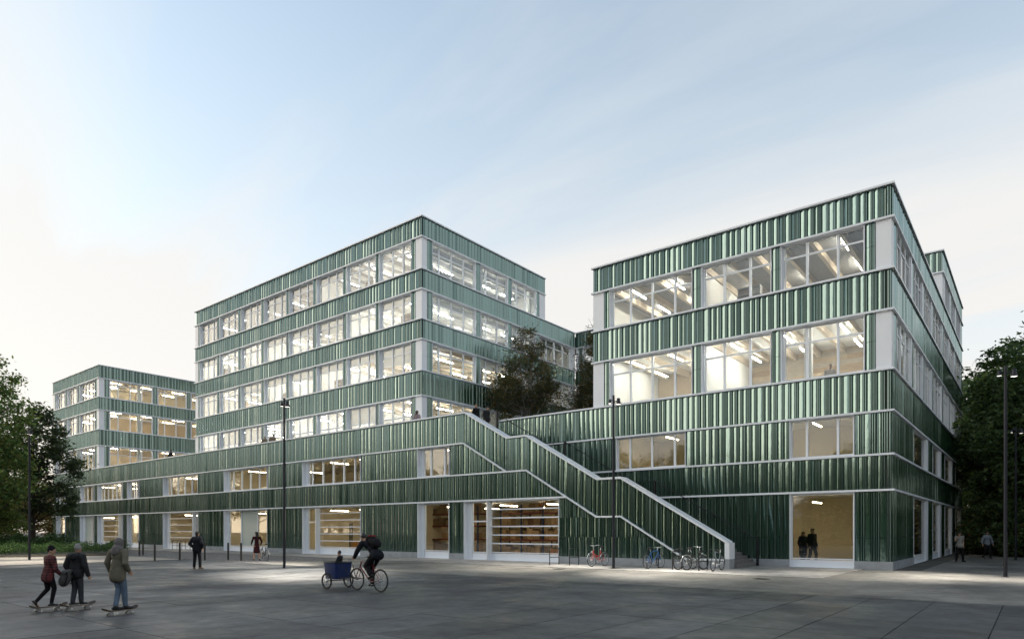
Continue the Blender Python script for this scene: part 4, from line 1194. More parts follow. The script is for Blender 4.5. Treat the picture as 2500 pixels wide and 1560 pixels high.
# manhole covers
IRON = mat('cast_iron', (0.035, 0.034, 0.033), rough=0.6, metal=0.5, bump=0.5, bscale=40)
for x, y, lb in ((-7.9, 24.6, 'round iron manhole cover in the road near the pavement corner'), (-17.3, 25.2, 'round iron manhole cover in the road below the red bicycle'), (-15.6, 27.4, 'round iron cover in the pavement between the red and blue bicycles')):
    b = MB(); b.lathe([(0.001, 0.012), (0.27, 0.012), (0.28, 0.008), (0.31, 0.008), (0.315, 0)], n=24)
    for k in range(-3, 4): b.box(-0.2, 0.2, k*0.065 - 0.012, k*0.065 + 0.012, 0.012, 0.017)
    z = 0.012 if y > 26 else 0.001
    tag(b.ob('manhole_cover', IRON, None, Matrix.Translation((x, y, z))), lb, 'manhole cover')

# ------------------------------------------------------------------ bicycles
RUB = mat('tyre_rubber', (0.012, 0.012, 0.013), rough=0.8)
CHROME = mat('rim_alloy', (0.62, 0.63, 0.65), rough=0.28, metal=0.9)
SADM = mat('saddle_black', (0.015, 0.014, 0.014), rough=0.6)
GRIP = SADM
def paint(name, c): return mat(name, c, rough=0.3, coat=0.6)
def bicycle(x, y, heading, col, style, label, lean=0.0, name='bicycle', rim=None, steer=0.0, group=None):
    """Local frame: forward +y, wheel line x=0. heading is the direction the front points to."""
    e = empty(name, (x, y, 0), 0, label, 'bicycle', group)
    W[e] = Matrix.Translation((x, y, 0)) @ Matrix.Rotation(heading, 4, 'Z') @ Matrix.Rotation(lean, 4, 'Y')
    e.matrix_basis = W[e]; M = W[e]
    R_, wb = 0.335, 1.06
    zr = R_
    yr, yf = -wb/2, wb/2
    rim = rim or CHROME
    def wheel(yc, steer_m=None):
        Mw = M @ Matrix.Translation((0, yc, zr))
        if steer_m: Mw = Mw @ Matrix.Rotation(steer_m, 4, 'Z')
        sp = MB()
        for k in range(18):
            a = 2*math.pi*k/18
            sp.tube([(0.022*(1 if k % 2 else -1), 0, 0), (0, 0.30*math.cos(a), 0.30*math.sin(a))], 0.0022, 3, cap=False)
        sp.tube([(-0.05, 0, 0), (0.05, 0, 0)], 0.022, 8)
        w = sp.ob('wheel', CHROME, e, Mw)
        MB().torus((0, 0, 0), R_ - 0.019, 0.019 if style != 'race' else 0.015, n=32).ob('tyre', RUB, w, Mw)
        MB().torus((0, 0, 0), R_ - 0.045, 0.010, n=32, m=5).ob('rim', rim, w, Mw)
    wheel(yr); wheel(yf, steer)
    bbz, bby = 0.28, yr + 0.43
    seat_b = (0, yr + 0.30, 0.80); seat_t = (0, yr + 0.24, 0.95)
    head_t = (0, yf - 0.21, 0.86 if style != 'city' else 0.80); head_b = (0, yf - 0.15, 0.70 if style != 'city' else 0.62)
    f = MB()
    f.tube([(0, bby, bbz), seat_b], 0.017, 8)
    f.tube([(0, bby, bbz), head_b], 0.021, 8)
    if style == 'city': f.tube([(0, yr + 0.37, 0.47), (0, yf - 0.36, 0.56), head_b[:2] + (0.70,)], 0.019, 8)
    else: f.tube([(0, yr + 0.315, 0.76), head_t], 0.018, 8)
    f.tube([head_b, head_t], 0.022, 8)
    for s in (-1, 1):
        f.tube([(s*0.02, bby, bbz), (s*0.055, yr, zr)], 0.011, 6)
        f.tube([(s*0.015, yr + 0.305, 0.74), (s*0.055, yr, zr)], 0.009, 6)
    f.ob('frame', col, e, M)
    k = MB()
    for s in (-1, 1): k.tube([(s*0.05, yf, zr), (s*0.05, yf - 0.09, 0.52), (s*0.02, yf - 0.14, 0.69)], [0.010, 0.013, 0.013], 6)
    k.ob('fork', col, e, M)
    MB().tube([seat_b, seat_t], 0.013, 8).ob('seat_post', CHROME, e, M)
    sd = MB(); sd.ell((0, seat_t[1] - 0.05, 0.975), (0.075, 0.11, 0.03), 12, 7); sd.limb((0, seat_t[1], 0.972), (0, seat_t[1] + 0.14, 0.968), 0.035, 0.018, 8)
    sd.ob('saddle', SADM, e, M)
    hb = MB(); hy, hz_ = head_t[1], head_t[2]
    if style == 'city':
        hb.tube([head_t, (0, hy - 0.02, hz_ + 0.22)], 0.013, 8)
        hb.tube([(-0.30, hy - 0.22, hz_ + 0.23), (-0.24, hy - 0.06, hz_ + 0.26), (-0.08, hy + 0.03, hz_ + 0.23), (0.08, hy + 0.03, hz_ + 0.23), (0.24, hy - 0.06, hz_ + 0.26), (0.30, hy - 0.22, hz_ + 0.23)], 0.012, 8)
        grips = [((-0.30, hy - 0.22, hz_ + 0.23), (-0.27, hy - 0.12, hz_ + 0.25)), ((0.30, hy - 0.22, hz_ + 0.23), (0.27, hy - 0.12, hz_ + 0.25))]
    elif style == 'race':
        hb.tube([head_t, (0, hy + 0.09, hz_ + 0.09)], 0.013, 8)
        hb.tube([(-0.20, hy + 0.06, hz_ - 0.04), (-0.21, hy + 0.19, hz_ - 0.02), (-0.21, hy + 0.18, hz_ + 0.07), (-0.20, hy + 0.09, hz_ + 0.09), (0.20, hy + 0.09, hz_ + 0.09), (0.21, hy + 0.18, hz_ + 0.07), (0.21, hy + 0.19, hz_ - 0.02), (0.20, hy + 0.06, hz_ - 0.04)], 0.012, 8)
        grips = [((-0.20, hy + 0.06, hz_ - 0.04), (-0.21, hy + 0.15, hz_ - 0.04)), ((0.20, hy + 0.06, hz_ - 0.04), (0.21, hy + 0.15, hz_ - 0.04))]
    else:
        hb.tube([head_t, (0, hy + 0.05, hz_ + 0.12)], 0.014, 8)
        hb.tube([(-0.32, hy - 0.01, hz_ + 0.13), (-0.1, hy + 0.05, hz_ + 0.12), (0.1, hy + 0.05, hz_ + 0.12), (0.32, hy - 0.01, hz_ + 0.13)], 0.013, 8)
        grips = [((-0.32, hy - 0.01, hz_ + 0.13), (-0.21, hy + 0.02, hz_ + 0.127)), ((0.32, hy - 0.01, hz_ + 0.13), (0.21, hy + 0.02, hz_ + 0.127))]
    h = hb.ob('handlebar', CHROME if style != 'race' else SADM, e, M)
    for a, b_ in grips: MB().tube([a, b_], 0.019, 8).ob('grip', GRIP, h, M)
    cr = MB(); cr.torus((0.055, bby, bbz), 0.085, 0.006, n=20, m=4); cr.tube([(-0.06, bby, bbz), (0.06, bby, bbz)], 0.018, 8)
    cr.tube([(0.07, bby, bbz), (0.075, bby + 0.10, bbz - 0.13)], 0.010, 6); cr.tube([(-0.07, bby, bbz), (-0.075, bby - 0.10, bbz + 0.13)], 0.010, 6)
    c = cr.ob('crankset', CHROME, e, M)
    for sx, sy, sz in ((0.12, 0.10, -0.13), (-0.12, -0.10, 0.13)):
        MB().box(sx - 0.045, sx + 0.045, bby + sy - 0.035, bby + sy + 0.035, bbz + sz - 0.012, bbz + sz + 0.012).ob('pedal', RUB, c, M)
    ch = MB(); ch.tube([(0.055, bby, bbz + 0.085), (0.055, yr, zr + 0.035), (0.055, yr - 0.03, zr), (0.055, yr, zr - 0.035), (0.055, bby, bbz - 0.085)], 0.005, 4)
    ch.ob('chain', DARKMETAL, e, M)
    if style == 'city':
        for yc in (yr, yf):
            g_ = MB(); pts = []
            for q in range(9):
                a = math.radians(20 + q * 19); pts.append((0, yc + (R_ + 0.02) * math.cos(a) * (1 if yc > 0 else -1) * -1, zr + (R_ + 0.02) * math.sin(a)))
            g_.tube(pts, 0.016, 5); g_.ob('mudguard', CHROME, e, M)
        rk = MB()
        for s in (-1, 1): rk.tube([(s*0.06, yr, zr), (s*0.06, yr - 0.10, 0.74), (s*0.06, yr + 0.24, 0.74)], 0.006, 5); 
        for q in range(4): rk.tube([(-0.06, yr - 0.08 + q*0.09, 0.745), (0.06, yr - 0.08 + q*0.09, 0.745)], 0.005, 4)
        rk.ob('rack', DARKMETAL, e, M)
        MB().tube([(-0.03, bby - 0.05, 0.27), (-0.16, bby - 0.02, 0.0)], 0.009, 6).ob('kickstand', CHROME, e, M)
        MB().ell((0, yf - 0.05, 0.73), (0.04, 0.05, 0.04), 10, 6).ob('headlight', CHROME, e, M)
    return e
RED = paint('red_bike_paint', (0.42, 0.025, 0.018)); BLUE = paint('blue_bike_paint', (0.02, 0.14, 0.42)); BLK = paint('black_bike_paint', (0.012, 0.012, 0.014)); GRYP = paint('grey_bike_paint', (0.14, 0.18, 0.20)); DGRN = paint('olive_bike_paint', (0.05, 0.06, 0.045))
PI = math.pi
bicycle(-17.06, 28.33, PI - 0.10, RED, 'city', 'red step-through city bicycle parked alone by the plinth', lean=0.05)
bicycle(-14.05, 28.36, -0.15, BLUE, 'mtb', 'blue mountain bicycle parked in its stand', lean=-0.04)
bicycle(-12.50, 28.40, PI - 0.25, BLK, 'race', 'black racing bicycle leaning at the stand below the stair stringer', lean=0.05, rim=BLK)
bicycle(-12.02, 28.35, -0.35, DGRN, 'city', 'olive city bicycle with rack beside the black racing bicycle', lean=-0.04, rim=BLK)
bicycle(-11.02, 28.38, PI + 0.02, GRYP, 'race', 'grey racing bicycle parked next to the parapet end', lean=-0.05, rim=BLK)
WB = Vector(((631-1250)/1611*CA - SA, (631-1250)/1611*SA + CA, 0)) * 39.3
bicycle(WB.x + 0.27, WB.y + 0.2, PI/2 - 0.25, BLK, 'city', 'black city bicycle held by the woman in the dark red dress', lean=0.02, rim=CHROME)
# ------------------------------------------------------------------ people
JOBS = []
def cloth(name, c, rough=0.85, **k): return mat(name, c, rough=rough, spec=0.2, bump=0.5, bscale=14, bdist=0.02, nscale=6, namt=0.25, **k)
SKIN = mat('skin', (0.42, 0.25, 0.17), rough=0.55); SKIN2 = mat('skin_dark', (0.24, 0.13, 0.085), rough=0.55)
HBLK = mat('hair_black', (0.010, 0.009, 0.009), rough=0.6, bump=0.6, bscale=60); HBRN = mat('hair_brown', (0.045, 0.026, 0.016), rough=0.6, bump=0.6, bscale=60); HFAIR = mat('hair_fair', (0.20, 0.13, 0.07), rough=0.6, bump=0.6, bscale=60)
EYE = mat('eye_dark', (0.02, 0.015, 0.012), rough=0.3); LIP = mat('lip', (0.30, 0.10, 0.08), rough=0.5)
K_BLACK = cloth('black_cloth', (0.012, 0.012, 0.014)); K_NAVY = cloth('navy_cloth', (0.012, 0.014, 0.020)); K_OLIVE = cloth('olive_cloth', (0.17, 0.155, 0.115)); K_DGREY = cloth('dark_grey_cloth', (0.030, 0.031, 0.034))
K_JEAN = cloth('blue_denim', (0.13, 0.18, 0.25)); K_GREYJ = cloth('grey_denim', (0.055, 0.060, 0.068)); K_GREYK = cloth('grey_knit', (0.33, 0.32, 0.31)); K_HOOD = cloth('taupe_hood', (0.17, 0.155, 0.15))
K_WINE = cloth('wine_cloth', (0.045, 0.008, 0.012)); K_BEIGE = cloth('beige_cloth', (0.24, 0.19, 0.14)); K_PINK = cloth('rose_grey_cloth', (0.33, 0.26, 0.28)); K_TEE = cloth('grey_tee', (0.30, 0.29, 0.26)); K_SHIRT = cloth('blue_grey_shirt', (0.22, 0.25, 0.29)); K_BLAZER = cloth('stone_blazer', (0.42, 0.37, 0.32))
K_SOLE = mat('sole_white', (0.6, 0.58, 0.54), rough=0.7); K_BROWN = mat('brown_leather', (0.12, 0.07, 0.03), rough=0.5); K_SHOE = mat('black_shoe', (0.012, 0.012, 0.012), rough=0.5)

def plaid(name, c1, c2):
    m = bpy.data.materials.new(name); m.use_nodes = True
    n, l = m.node_tree.nodes, m.node_tree.links
    t = n.new('ShaderNodeTexCoord'); s = n.new('ShaderNodeSeparateXYZ'); l.new(t.outputs['Object'], s.inputs[0])
    outs = []
    for ax in (0, 2):
        a = n.new('ShaderNodeMath'); a.operation = 'MULTIPLY'; a.inputs[1].default_value = 90.0; l.new(s.outputs[ax], a.inputs[0])
        b = n.new('ShaderNodeMath'); b.operation = 'SINE'; l.new(a.outputs[0], b.inputs[0])
        g_ = n.new('ShaderNodeMath'); g_.operation = 'GREATER_THAN'; g_.inputs[1].default_value = 0.1; l.new(b.outputs[0], g_.inputs[0]); outs.append(g_)
    a = n.new('ShaderNodeMath'); a.operation = 'ADD'; l.new(outs[0].outputs[0], a.inputs[0]); l.new(outs[1].outputs[0], a.inputs[1])
    h = n.new('ShaderNodeMath'); h.operation = 'MULTIPLY'; h.inputs[1].default_value = 0.5; l.new(a.outputs[0], h.inputs[0])
    x = n.new('ShaderNodeMixRGB'); x.inputs[1].default_value = (*c1, 1); x.inputs[2].default_value = (*c2, 1); l.new(h.outputs[0], x.inputs[0])
    l.new(x.outputs[0], n['Principled BSDF'].inputs['Base Color']); n['Principled BSDF'].inputs['Roughness'].default_value = 0.9
    return m
K_PLAID = plaid('red_plaid', (0.15, 0.028, 0.03), (0.012, 0.010, 0.012)); K_PLAIDB = plaid('blue_plaid', (0.16, 0.17, 0.20), (0.03, 0.035, 0.06))

def fuse(name, mb, m, parent, M, voxel, smooth=4):
    """One continuous surface from overlapping tapered volumes."""
    o = mb.ob(name, m, parent, M)
    r = o.modifiers.new('r', 'REMESH'); r.mode = 'VOXEL'; r.voxel_size = voxel; r.use_smooth_shade = True
    s = o.modifiers.new('s', 'SMOOTH'); s.factor = 0.5; s.iterations = smooth
    JOBS.append(o)
    return o

JD = dict(pelvis=(0, 0, .95), neck=(0, .0, 1.47), head=(0, .025, 1.625),
          shL=(-.185, 0, 1.42), elL=(-.235, -.04, 1.14), wrL=(-.235, .05, .90), shR=(.185, 0, 1.42), elR=(.235, -.04, 1.14), wrR=(.235, .05, .90),
          hiL=(-.09, 0, .92), knL=(-.10, .03, .50), anL=(-.105, -.01, .085), hiR=(.09, 0, .92), knR=(.10, .03, .50), anR=(.105, -.01, .085))

def person(loc, phi, sc_, label, J=None, top=K_BLACK, pants=K_BLACK, shoes=K_SHOE, hair=HBLK, hat=None, hood=None, sleeve=1.0, hem=0.10, bulk=0.025, skirt=None, long_hair=False,
           skin=SKIN, yaw=0.0, pitch=0.0, voxel=0.014, group=None, hem_shirt=None, toeL=None, toeR=None, handL=None, handR=None, baggy=0.012, sole=None, beard=False, wide=1.0, buckle=False):
    """Faces +y in its own frame; J holds the joints of the pose for a 1.75 m body."""
    j = {k: Vector(v) for k, v in JD.items()}
    for k, v in (J or {}).items(): j[k] = Vector(v)
    e = empty('person', loc, phi, label, 'person', group)
    M = W[e] @ Matrix.Diagonal((sc_, sc_, sc_, 1))
    ax = (j['neck'] - j['pelvis']).normalized()
    xs = (j['shR'] - j['shL']); xs = (xs - ax * xs.dot(ax)).normalized(); ys = ax.cross(xs)
    Mt = Matrix((xs, ys, ax)).transposed()
    P = j['pelvis']; tl = (j['neck'] - P).length / 0.52
    def at(h, f=0.0): return P + ax * (h * tl) + ys * f
    Mh = Matrix.Rotation(yaw, 3, 'Z') @ Matrix.Rotation(pitch, 3, 'X')
    hd = j['head']
    def hp(x, y, z): return hd + Mh @ Vector((x, y, z))
    def torso(b, t, lo=0.0):
        b.ell(at(0.02 - lo), (.160*wide + t, .105 + t, .13 + t), M=Mt); b.ell(at(0.20), ((.138 if t < .03 else .158)*wide + t, .095 + t, .17 + t), M=Mt)
        b.ell(at(0.38), (.165*wide + t, .108 + t, .17 + t), M=Mt); b.limb(j['shL'] + ax*-.015, j['shR'] + ax*-.015, .055 + t, .055 + t)
        b.limb(at(.46), j['neck'], .075 + t*.8, .055 + t*.5)
    # body
    b = MB()
    torso(b, 0.0)
    b.limb(j['neck'] + ax*-.02, hd - Vector((0, .01, .06)), .054, .050)
    b.ell(hd, (.076, .094, .112), M=Mh); b.ell(hp(0, .028, -.062), (.054, .062, .055), M=Mh)
    b.ell(hp(0, .098, -.012), (.013, .022, .020), 8, 6, M=Mh); b.ell(hp(0, .075, .028), (.055, .02, .014), 8, 6, M=Mh)
    for s in (-1, 1): b.ell(hp(s*.077, -.005, -.01), (.012, .022, .032), 8, 6, M=Mh)
    for s in 'LR':
        b.limb(j['sh'+s], j['el'+s], .050, .040); b.limb(j['el'+s], j['wr'+s], .040, .027)
        b.limb(j['hi'+s], j['kn'+s], .085, .058); b.limb(j['kn'+s], j['an'+s], .056, .037)
        w = j['wr'+s]; d = {'L': handL, 'R': handR}[s]
        d = Vector(d).normalized() if d is not None else ((w - j['el'+s]).normalized() + Vector((0, .15, -.1))).normalized()
        side = d.cross(Vector((0, 1, 0.2)));  side = side.normalized() if side.length > .1 else Vector((1, 0, 0))
        nrm = d.cross(side).normalized()
        kn_ = w + d * .085
        b.limb(w, kn_, .026, .024); b.limb(w + nrm*.018, kn_ + nrm*.030, .020, .016); b.limb(w - nrm*.018, kn_ - nrm*.030, .020, .016)
        for q, ln in ((-.030, .058), (-.010, .072), (.011, .068), (.031, .052)):
            a0 = kn_ + nrm*q; a1 = a0 + d*ln*.55 + side*.008; a2 = a1 + d*ln*.45 + side*.022
            b.limb(a0, a1, .0105, .0095, 7); b.limb(a1, a2, .0095, .0085, 7)
        th = w + d*.025 + nrm*.030*(1 if s == 'L' else -1)
        b.limb(th, th + d*.035 + nrm*.025*(1 if s == 'L' else -1), .012, .011, 7); b.limb(th + d*.035 + nrm*.025*(1 if s == 'L' else -1), th + d*.068 + nrm*.026*(1 if s == 'L' else -1) + side*.01, .011, .009, 7)
        t = {'L': toeL, 'R': toeR}[s]
        t = Vector(t) if t is not None else Vector((0, 1, 0))
        b.limb(j['an'+s] + Vector((0, 0, -.045)), j['an'+s] + t*.12 + Vector((0, 0, -.05)), .032, .028)
    fuse('body', b, skin, e, M, voxel * 0.85, 2)
    ey = MB()
    for s in (-1, 1): ey.ell(hp(s*.030, .086, .006), (.012, .008, .008), 8, 6, M=Mh)
    ey.ob('eyes', EYE, e, M)
    MB().limb(hp(-.018, .083, -.055), hp(.018, .083, -.055), .007, .007, 6).ob('mouth', LIP, e, M)
    if beard:
        q = MB(); q.ell(hp(0, .03, -.07), (.060, .066, .055), M=Mh); fuse('beard', q, hair, e, M, voxel, 2)
    # hair or headwear
    if not hood:
        q = MB()
        if hat: q.ell(hp(0, -.012, .035), (.088, .104, .100), M=Mh); q.ell(hp(0, -.02, .085), (.070, .08, .075), M=Mh)
        else:
            q.ell(hp(0, -.022, .030), (.086, .100, .105), M=Mh); q.ell(hp(0, .03, .075), (.072, .075, .055), M=Mh); q.ell(hp(0, -.05, -.045), (.066, .055, .07), M=Mh)
        if long_hair:
            q.limb(hp(0, -.05, .0), hp(0, -.085, -.20), .075, .070); q.limb(hp(-.05, -.035, -.02), hp(-.07, -.05, -.22), .045, .035); q.limb(hp(.05, -.035, -.02), hp(.07, -.05, -.22), .045, .035)
        fuse('hat' if hat else 'hair', q, hat or hair, e, M, voxel, 3)
    else:
        q = MB(); q.ell(hp(0, -.022, .018), (.104, .112, .130), M=Mh); q.limb(hp(0, -.04, -.08), j['neck'] + ys*-.05, .105, .12); q.limb(j['neck'] + xs*-.09 - ys*.02, j['neck'] + xs*.09 - ys*.02, .075, .075)
        q.ell(j['neck'] - ys*.115 - ax*.06, (.12, .055, .10), M=Mt)
        fuse('hood', q, hood, e, M, voxel, 3)
    # trousers
    q = MB(); g_ = baggy
    if skirt is None or pants is not None:
        q.ell(at(0.0), (.158*wide + g_, .108 + g_, .13), M=Mt)
        for s in 'LR':
            q.limb(j['hi'+s], j['kn'+s], .090 + g_, .064 + g_); q.limb(j['kn'+s], j['an'+s].lerp(j['kn'+s], .06), .063 + g_, .046 + g_*1.4)
        fuse('trousers', q, pants, e, M, voxel, 3)
    # top
    q = MB(); torso(q, bulk, hem if hem > 0 else 0)
    if hem > 0.05: q.ell(at(.11), (.163*wide + bulk, .108 + bulk, .24), M=Mt)
    for s in 'LR':
        if hem > 0.02: q.limb(at(.02) + xs*(.06 if s == 'R' else -.06), at(-hem*1.1) + xs*(.07 if s == 'R' else -.07), .115 + bulk, .112 + bulk)
        el, wr = j['el'+s], j['wr'+s]
        q.limb(j['sh'+s], j['sh'+s].lerp(el, min(1.0, sleeve*2)), .056 + bulk*.9, .050 + bulk*.8)
        if sleeve > .5: q.limb(el, el.lerp(wr, (sleeve - .5)*2*.96), .049 + bulk*.8, .034 + bulk*.8)
    if skirt:
        for f in (0, .33, .66, 1.0):
            q.ell(at(-.02 - (skirt) * f), (.165 + .045*f + bulk, .12 + .045*f + bulk, .10), M=Mt)
    fuse('dress' if skirt else 'jacket' if sleeve > .5 else 't_shirt', q, top, e, M, voxel, 3)
    if hem_shirt:
        q = MB(); q.ell(at(-hem - .03), (.168 + bulk*.4, .118 + bulk*.4, .115), M=Mt); fuse('shirt_hem', q, hem_shirt, e, M, voxel, 2)
    # shoes
    for s in 'LR':
        t = {'L': toeL, 'R': toeR}[s]; t = (Vector(t) if t is not None else Vector((0, 1, 0))).normalized()
        a = j['an'+s]; q = MB()
        up_ = Vector((0, 0, 1)) if abs(t.z) < .9 else Vector((0, 1, 0))
        dn = -(up_ - t * up_.dot(t)).normalized()
        q.limb(a + dn*.048 - t*.045, a + dn*.055 + t*.14, .040, .034); q.limb(a + dn*.01, a + dn*.04 + t*.05, .046, .040)
        sh_ = fuse('shoe', q, shoes, e, M, voxel*.8, 2)
        if sole:
            q = MB(); q.limb(a + dn*.075 - t*.045, a + dn*.078 + t*.145, .030, .028); fuse('sole', q, sole, sh_, M, voxel*.8, 1)
    return e, M

FWD = Vector((-SA, CA, 0)); RIGHT = Vector((CA, SA, 0))
def face(v): v = Vector(v); return math.atan2(-v.x, v.y)
def gpt(px, py, z=0.0):
    """Point of the ground plane seen at a pixel of the photograph."""
    u, v = (px - 1250) / 1611, (1296 - py) / 1611
    t = (z - 1.75) / v
    return Vector(((u*CA - SA) * t, (u*SA + CA) * t, z))

# skateboards and their riders
WOOD = mat('board_maple', (0.30, 0.20, 0.12), rough=0.5, nscale=8, namt=0.3); GRIPT = mat('grip_tape', (0.018, 0.018, 0.019), rough=0.95); WHL = mat('wheel_urethane', (0.62, 0.60, 0.55), rough=0.4)
def skateboard(c, head, label):
    e = empty('skateboard', c, head, label, 'skateboard')
    M = W[e]; b = MB(); N, wd = 17, 0.10
    vs, fs = [], []
    for i in range(N):
        y = -0.40 + 0.80 * i / (N-1); k = max(0, abs(y) - 0.27)
        zz = 0.092 + (k * 0.52 if k else 0); w = wd * math.sqrt(max(0.05, 1 - max(0, (abs(y) - 0.30) / 0.105) ** 2))
        for x in (-1, -.5, 0, .5, 1): vs.append((x*w, y, zz + 0.006*x*x))
        for x in (-1, -.5, 0, .5, 1): vs.append((x*w, y, zz - 0.011 + 0.006*x*x))
    for i in range(N-1):
        for k in range(4):
            a = i*10 + k; fs.append((a, a+1, a+11, a+10)); a += 5; fs.append((a, a+10, a+11, a+1))
        fs.append((i*10, i*10+10, i*10+15, i*10+5)); fs.append((i*10+4, i*10+9, i*10+19, i*10+14))
    b.add(vs, fs, 0)
    dk = b.ob('deck', WOOD, e, M)
    b = MB(); vs2 = [(v[0]*.98, v[1]*.99, v[2]+.0015) for i in range(N) for v in vs[i*10:i*10+5]]
    b.add(vs2, [(i*5+k, i*5+k+1, i*5+k+6, i*5+k+5) for i in range(N-1) for k in range(4)], 0, True); b.ob('grip_tape', GRIPT, dk, M)
    for y in (-0.21, 0.21):
        t = MB(); t.tube([(-0.10, y, 0.028), (0.10, y, 0.028)], 0.009, 8); t.box(-0.03, 0.03, y-0.03, y+0.03, 0.03, 0.082)
        tr = t.ob('truck', CHROME, e, M)
        for x in (-0.095, 0.095): MB().lathe([(0.008, -0.018), (0.024, -0.018), (0.028, -0.012), (0.028, 0.012), (0.024, 0.018), (0.008, 0.018)], c=(x, y, 0.028), axis='X', n=14).ob('wheel', WHL, tr, M)
    return e
def board_at(p0, p1): 
    a, b_ = gpt(*p0), gpt(*p1); return (a + b_) / 2
hd1 = face(FWD*0.93 + RIGHT*0.36)
B1 = gpt(119, 1491); B2 = gpt(191, 1487); B3 = gpt(294, 1499)
skateboard(B1, hd1, 'skateboard under the boy in the red plaid shirt')
skateboard(B2, hd1, 'skateboard under the boy with the pale beanie')
skateboard(B3, hd1, 'skateboard under the rider in the olive parka')
def wp(base, phi, sc_, v):                    # world point to a person's own frame
    return (Matrix.Translation(base) @ Matrix.Rotation(phi, 4, 'Z') @ Matrix.Diagonal((sc_,)*3 + (1,))).inverted() @ Vector(v)
# boy in plaid: one foot on the board, the other pushing off behind
ph = face(FWD*0.86 + RIGHT*0.50); s1 = 0.80
b1 = B1 + Vector((0, 0, 0.0))
person(b1, ph, s1, 'boy in red plaid shirt and black beanie pushing off on a skateboard',
       dict(pelvis=(-.05, .0, .98), neck=(-.04, .05, 1.50), head=(-.03, .09, 1.65), shL=(-.22, .04, 1.45), shR=(.15, .05, 1.45), elL=(-.25, .10, 1.16), wrL=(-.16, .26, 1.06), elR=(.24, .06, 1.15), wrR=(.20, .22, .98),
            hiL=(-.13, 0, .95), hiR=(.04, .02, .95), knR=(.06, .11, .62), anR=(.03, .05, .21), knL=(-.16, .05, .60), anL=(-.26, -.20, .26)),
       top=K_PLAID, pants=K_BLACK, hat=K_BLACK, shoes=K_SHOE, sole=K_SOLE, yaw=-0.95, voxel=0.011, hem=.08, bulk=.012, toeL=(0.05, .55, -.80), toeR=(.1, 1, 0), baggy=.0)
bpM = Matrix.Translation(b1) @ Matrix.Rotation(ph, 4, 'Z') @ Matrix.Diagonal((s1, s1, s1, 1))
def backpack(M, label, m, m2=None):
    b = MB(); b.ell((0, 0, 0), (.17, .11, .24)); b.ell((0, -.03, -.10), (.16, .12, .16)); b.limb((-.10, .02, .17), (.10, .02, .17), .07, .07)
    o = fuse('backpack', b, m, None, M, 0.013, 3)
    q = MB(); q.ell((0, -.10, -.07), (.12, .055, .11)); fuse('pocket', q, m, o, M, 0.013, 2)
    for s in (-1, 1): MB().tube([(s*.09, .08, .20), (s*.11, .14, .12), (s*.12, .12, -.08), (s*.10, .07, -.18)], 0.014, 6).ob('strap', K_BLACK, o, M)
    if m2:
        q = MB(); q.limb((-.11, -.055, .19), (.11, -.055, .19), .035, .035); q.limb((-.07, -.125, .10), (.07, -.125, .10), .02, .02); fuse('flap', q, m2, o, M, 0.012, 2)
    return tag(o, label, 'backpack')
backpack(bpM @ Matrix.Translation((.26, .30, .90)) @ Matrix.Rotation(0.25, 4, 'Y') @ Matrix.Rotation(-1.2, 4, 'Z'), 'grey backpack carried in front by the boy in plaid', cloth('grey_canvas', (0.10, 0.10, 0.098)))
# boy in dark jacket
ph2 = face(FWD*0.97 + RIGHT*0.15); s2 = 0.79
person(B2 + Vector((-0.03, -.03, 0.0)), ph2, s2, 'boy in black hooded jacket, pale beanie and grey jeans riding a skateboard',
       dict(pelvis=(0, 0, 1.06), neck=(0, .02, 1.56), head=(.01, .06, 1.71), shL=(-.21, 0, 1.50), shR=(.21, 0, 1.50), elL=(-.29, -.04, 1.24), wrL=(-.25, .06, 1.02), elR=(.30, -.02, 1.23), wrR=(.31, .08, .97),
            hiL=(-.09, 0, 1.03), hiR=(.09, 0, 1.03), knL=(-.085, .05, .63), anL=(-.07, -.05, .215), knR=(.09, .06, .63), anR=(.07, .10, .215)),
       top=K_DGREY, pants=K_GREYJ, hat=K_GREYK, shoes=K_SHOE, sole=K_SOLE, voxel=0.011, hem=.06, bulk=.034, hem_shirt=K_PLAIDB, toeL=(.8, .6, 0), toeR=(.8, .6, 0), baggy=.012)
# the jacket's lowered hood
hb = MB(); hb.ell((0, -.14, 1.50), (.15, .07, .10)); hb.limb((-.10, -.03, 1.53), (.10, -.03, 1.53), .075, .075)
M2 = Matrix.Translation(B2 + Vector((-0.03, -.03, 0.0))) @ Matrix.Rotation(ph2, 4, 'Z') @ Matrix.Diagonal((s2, s2, s2, 1))
fuse('jacket_hood', hb, K_DGREY, [o for o in W if o.name.startswith('person') and o.parent is None][-1], M2, 0.012, 3)
# rider in parka
ph3 = face(FWD*0.95 + RIGHT*0.28); s3 = 0.865
person(B3 + Vector((-.02, -.03, 0)), ph3, s3, 'rider in olive parka with hood up and pale blue jeans on a skateboard',
       dict(pelvis=(-.02, 0, 1.06), neck=(-.03, .03, 1.58), head=(-.03, .06, 1.72), shL=(-.22, 0, 1.52), shR=(.18, .02, 1.52), elL=(-.33, -.02, 1.26), wrL=(-.36, .10, 1.03), elR=(.27, -.06, 1.25), wrR=(.21, .10, 1.06),
            hiL=(-.10, 0, 1.03), hiR=(.08, 0, 1.03), knL=(-.06, .06, .64), anL=(-.03, -.06, .205), knR=(.08, .09, .63), anR=(.06, .14, .205)),
       top=K_OLIVE, pants=K_JEAN, hood=K_HOOD, shoes=K_SHOE, voxel=0.011, hem=.15, bulk=.022, toeL=(.7, .7, 0), toeR=(.7, .7, 0), baggy=.008, handL=(-.1, .2, -1))
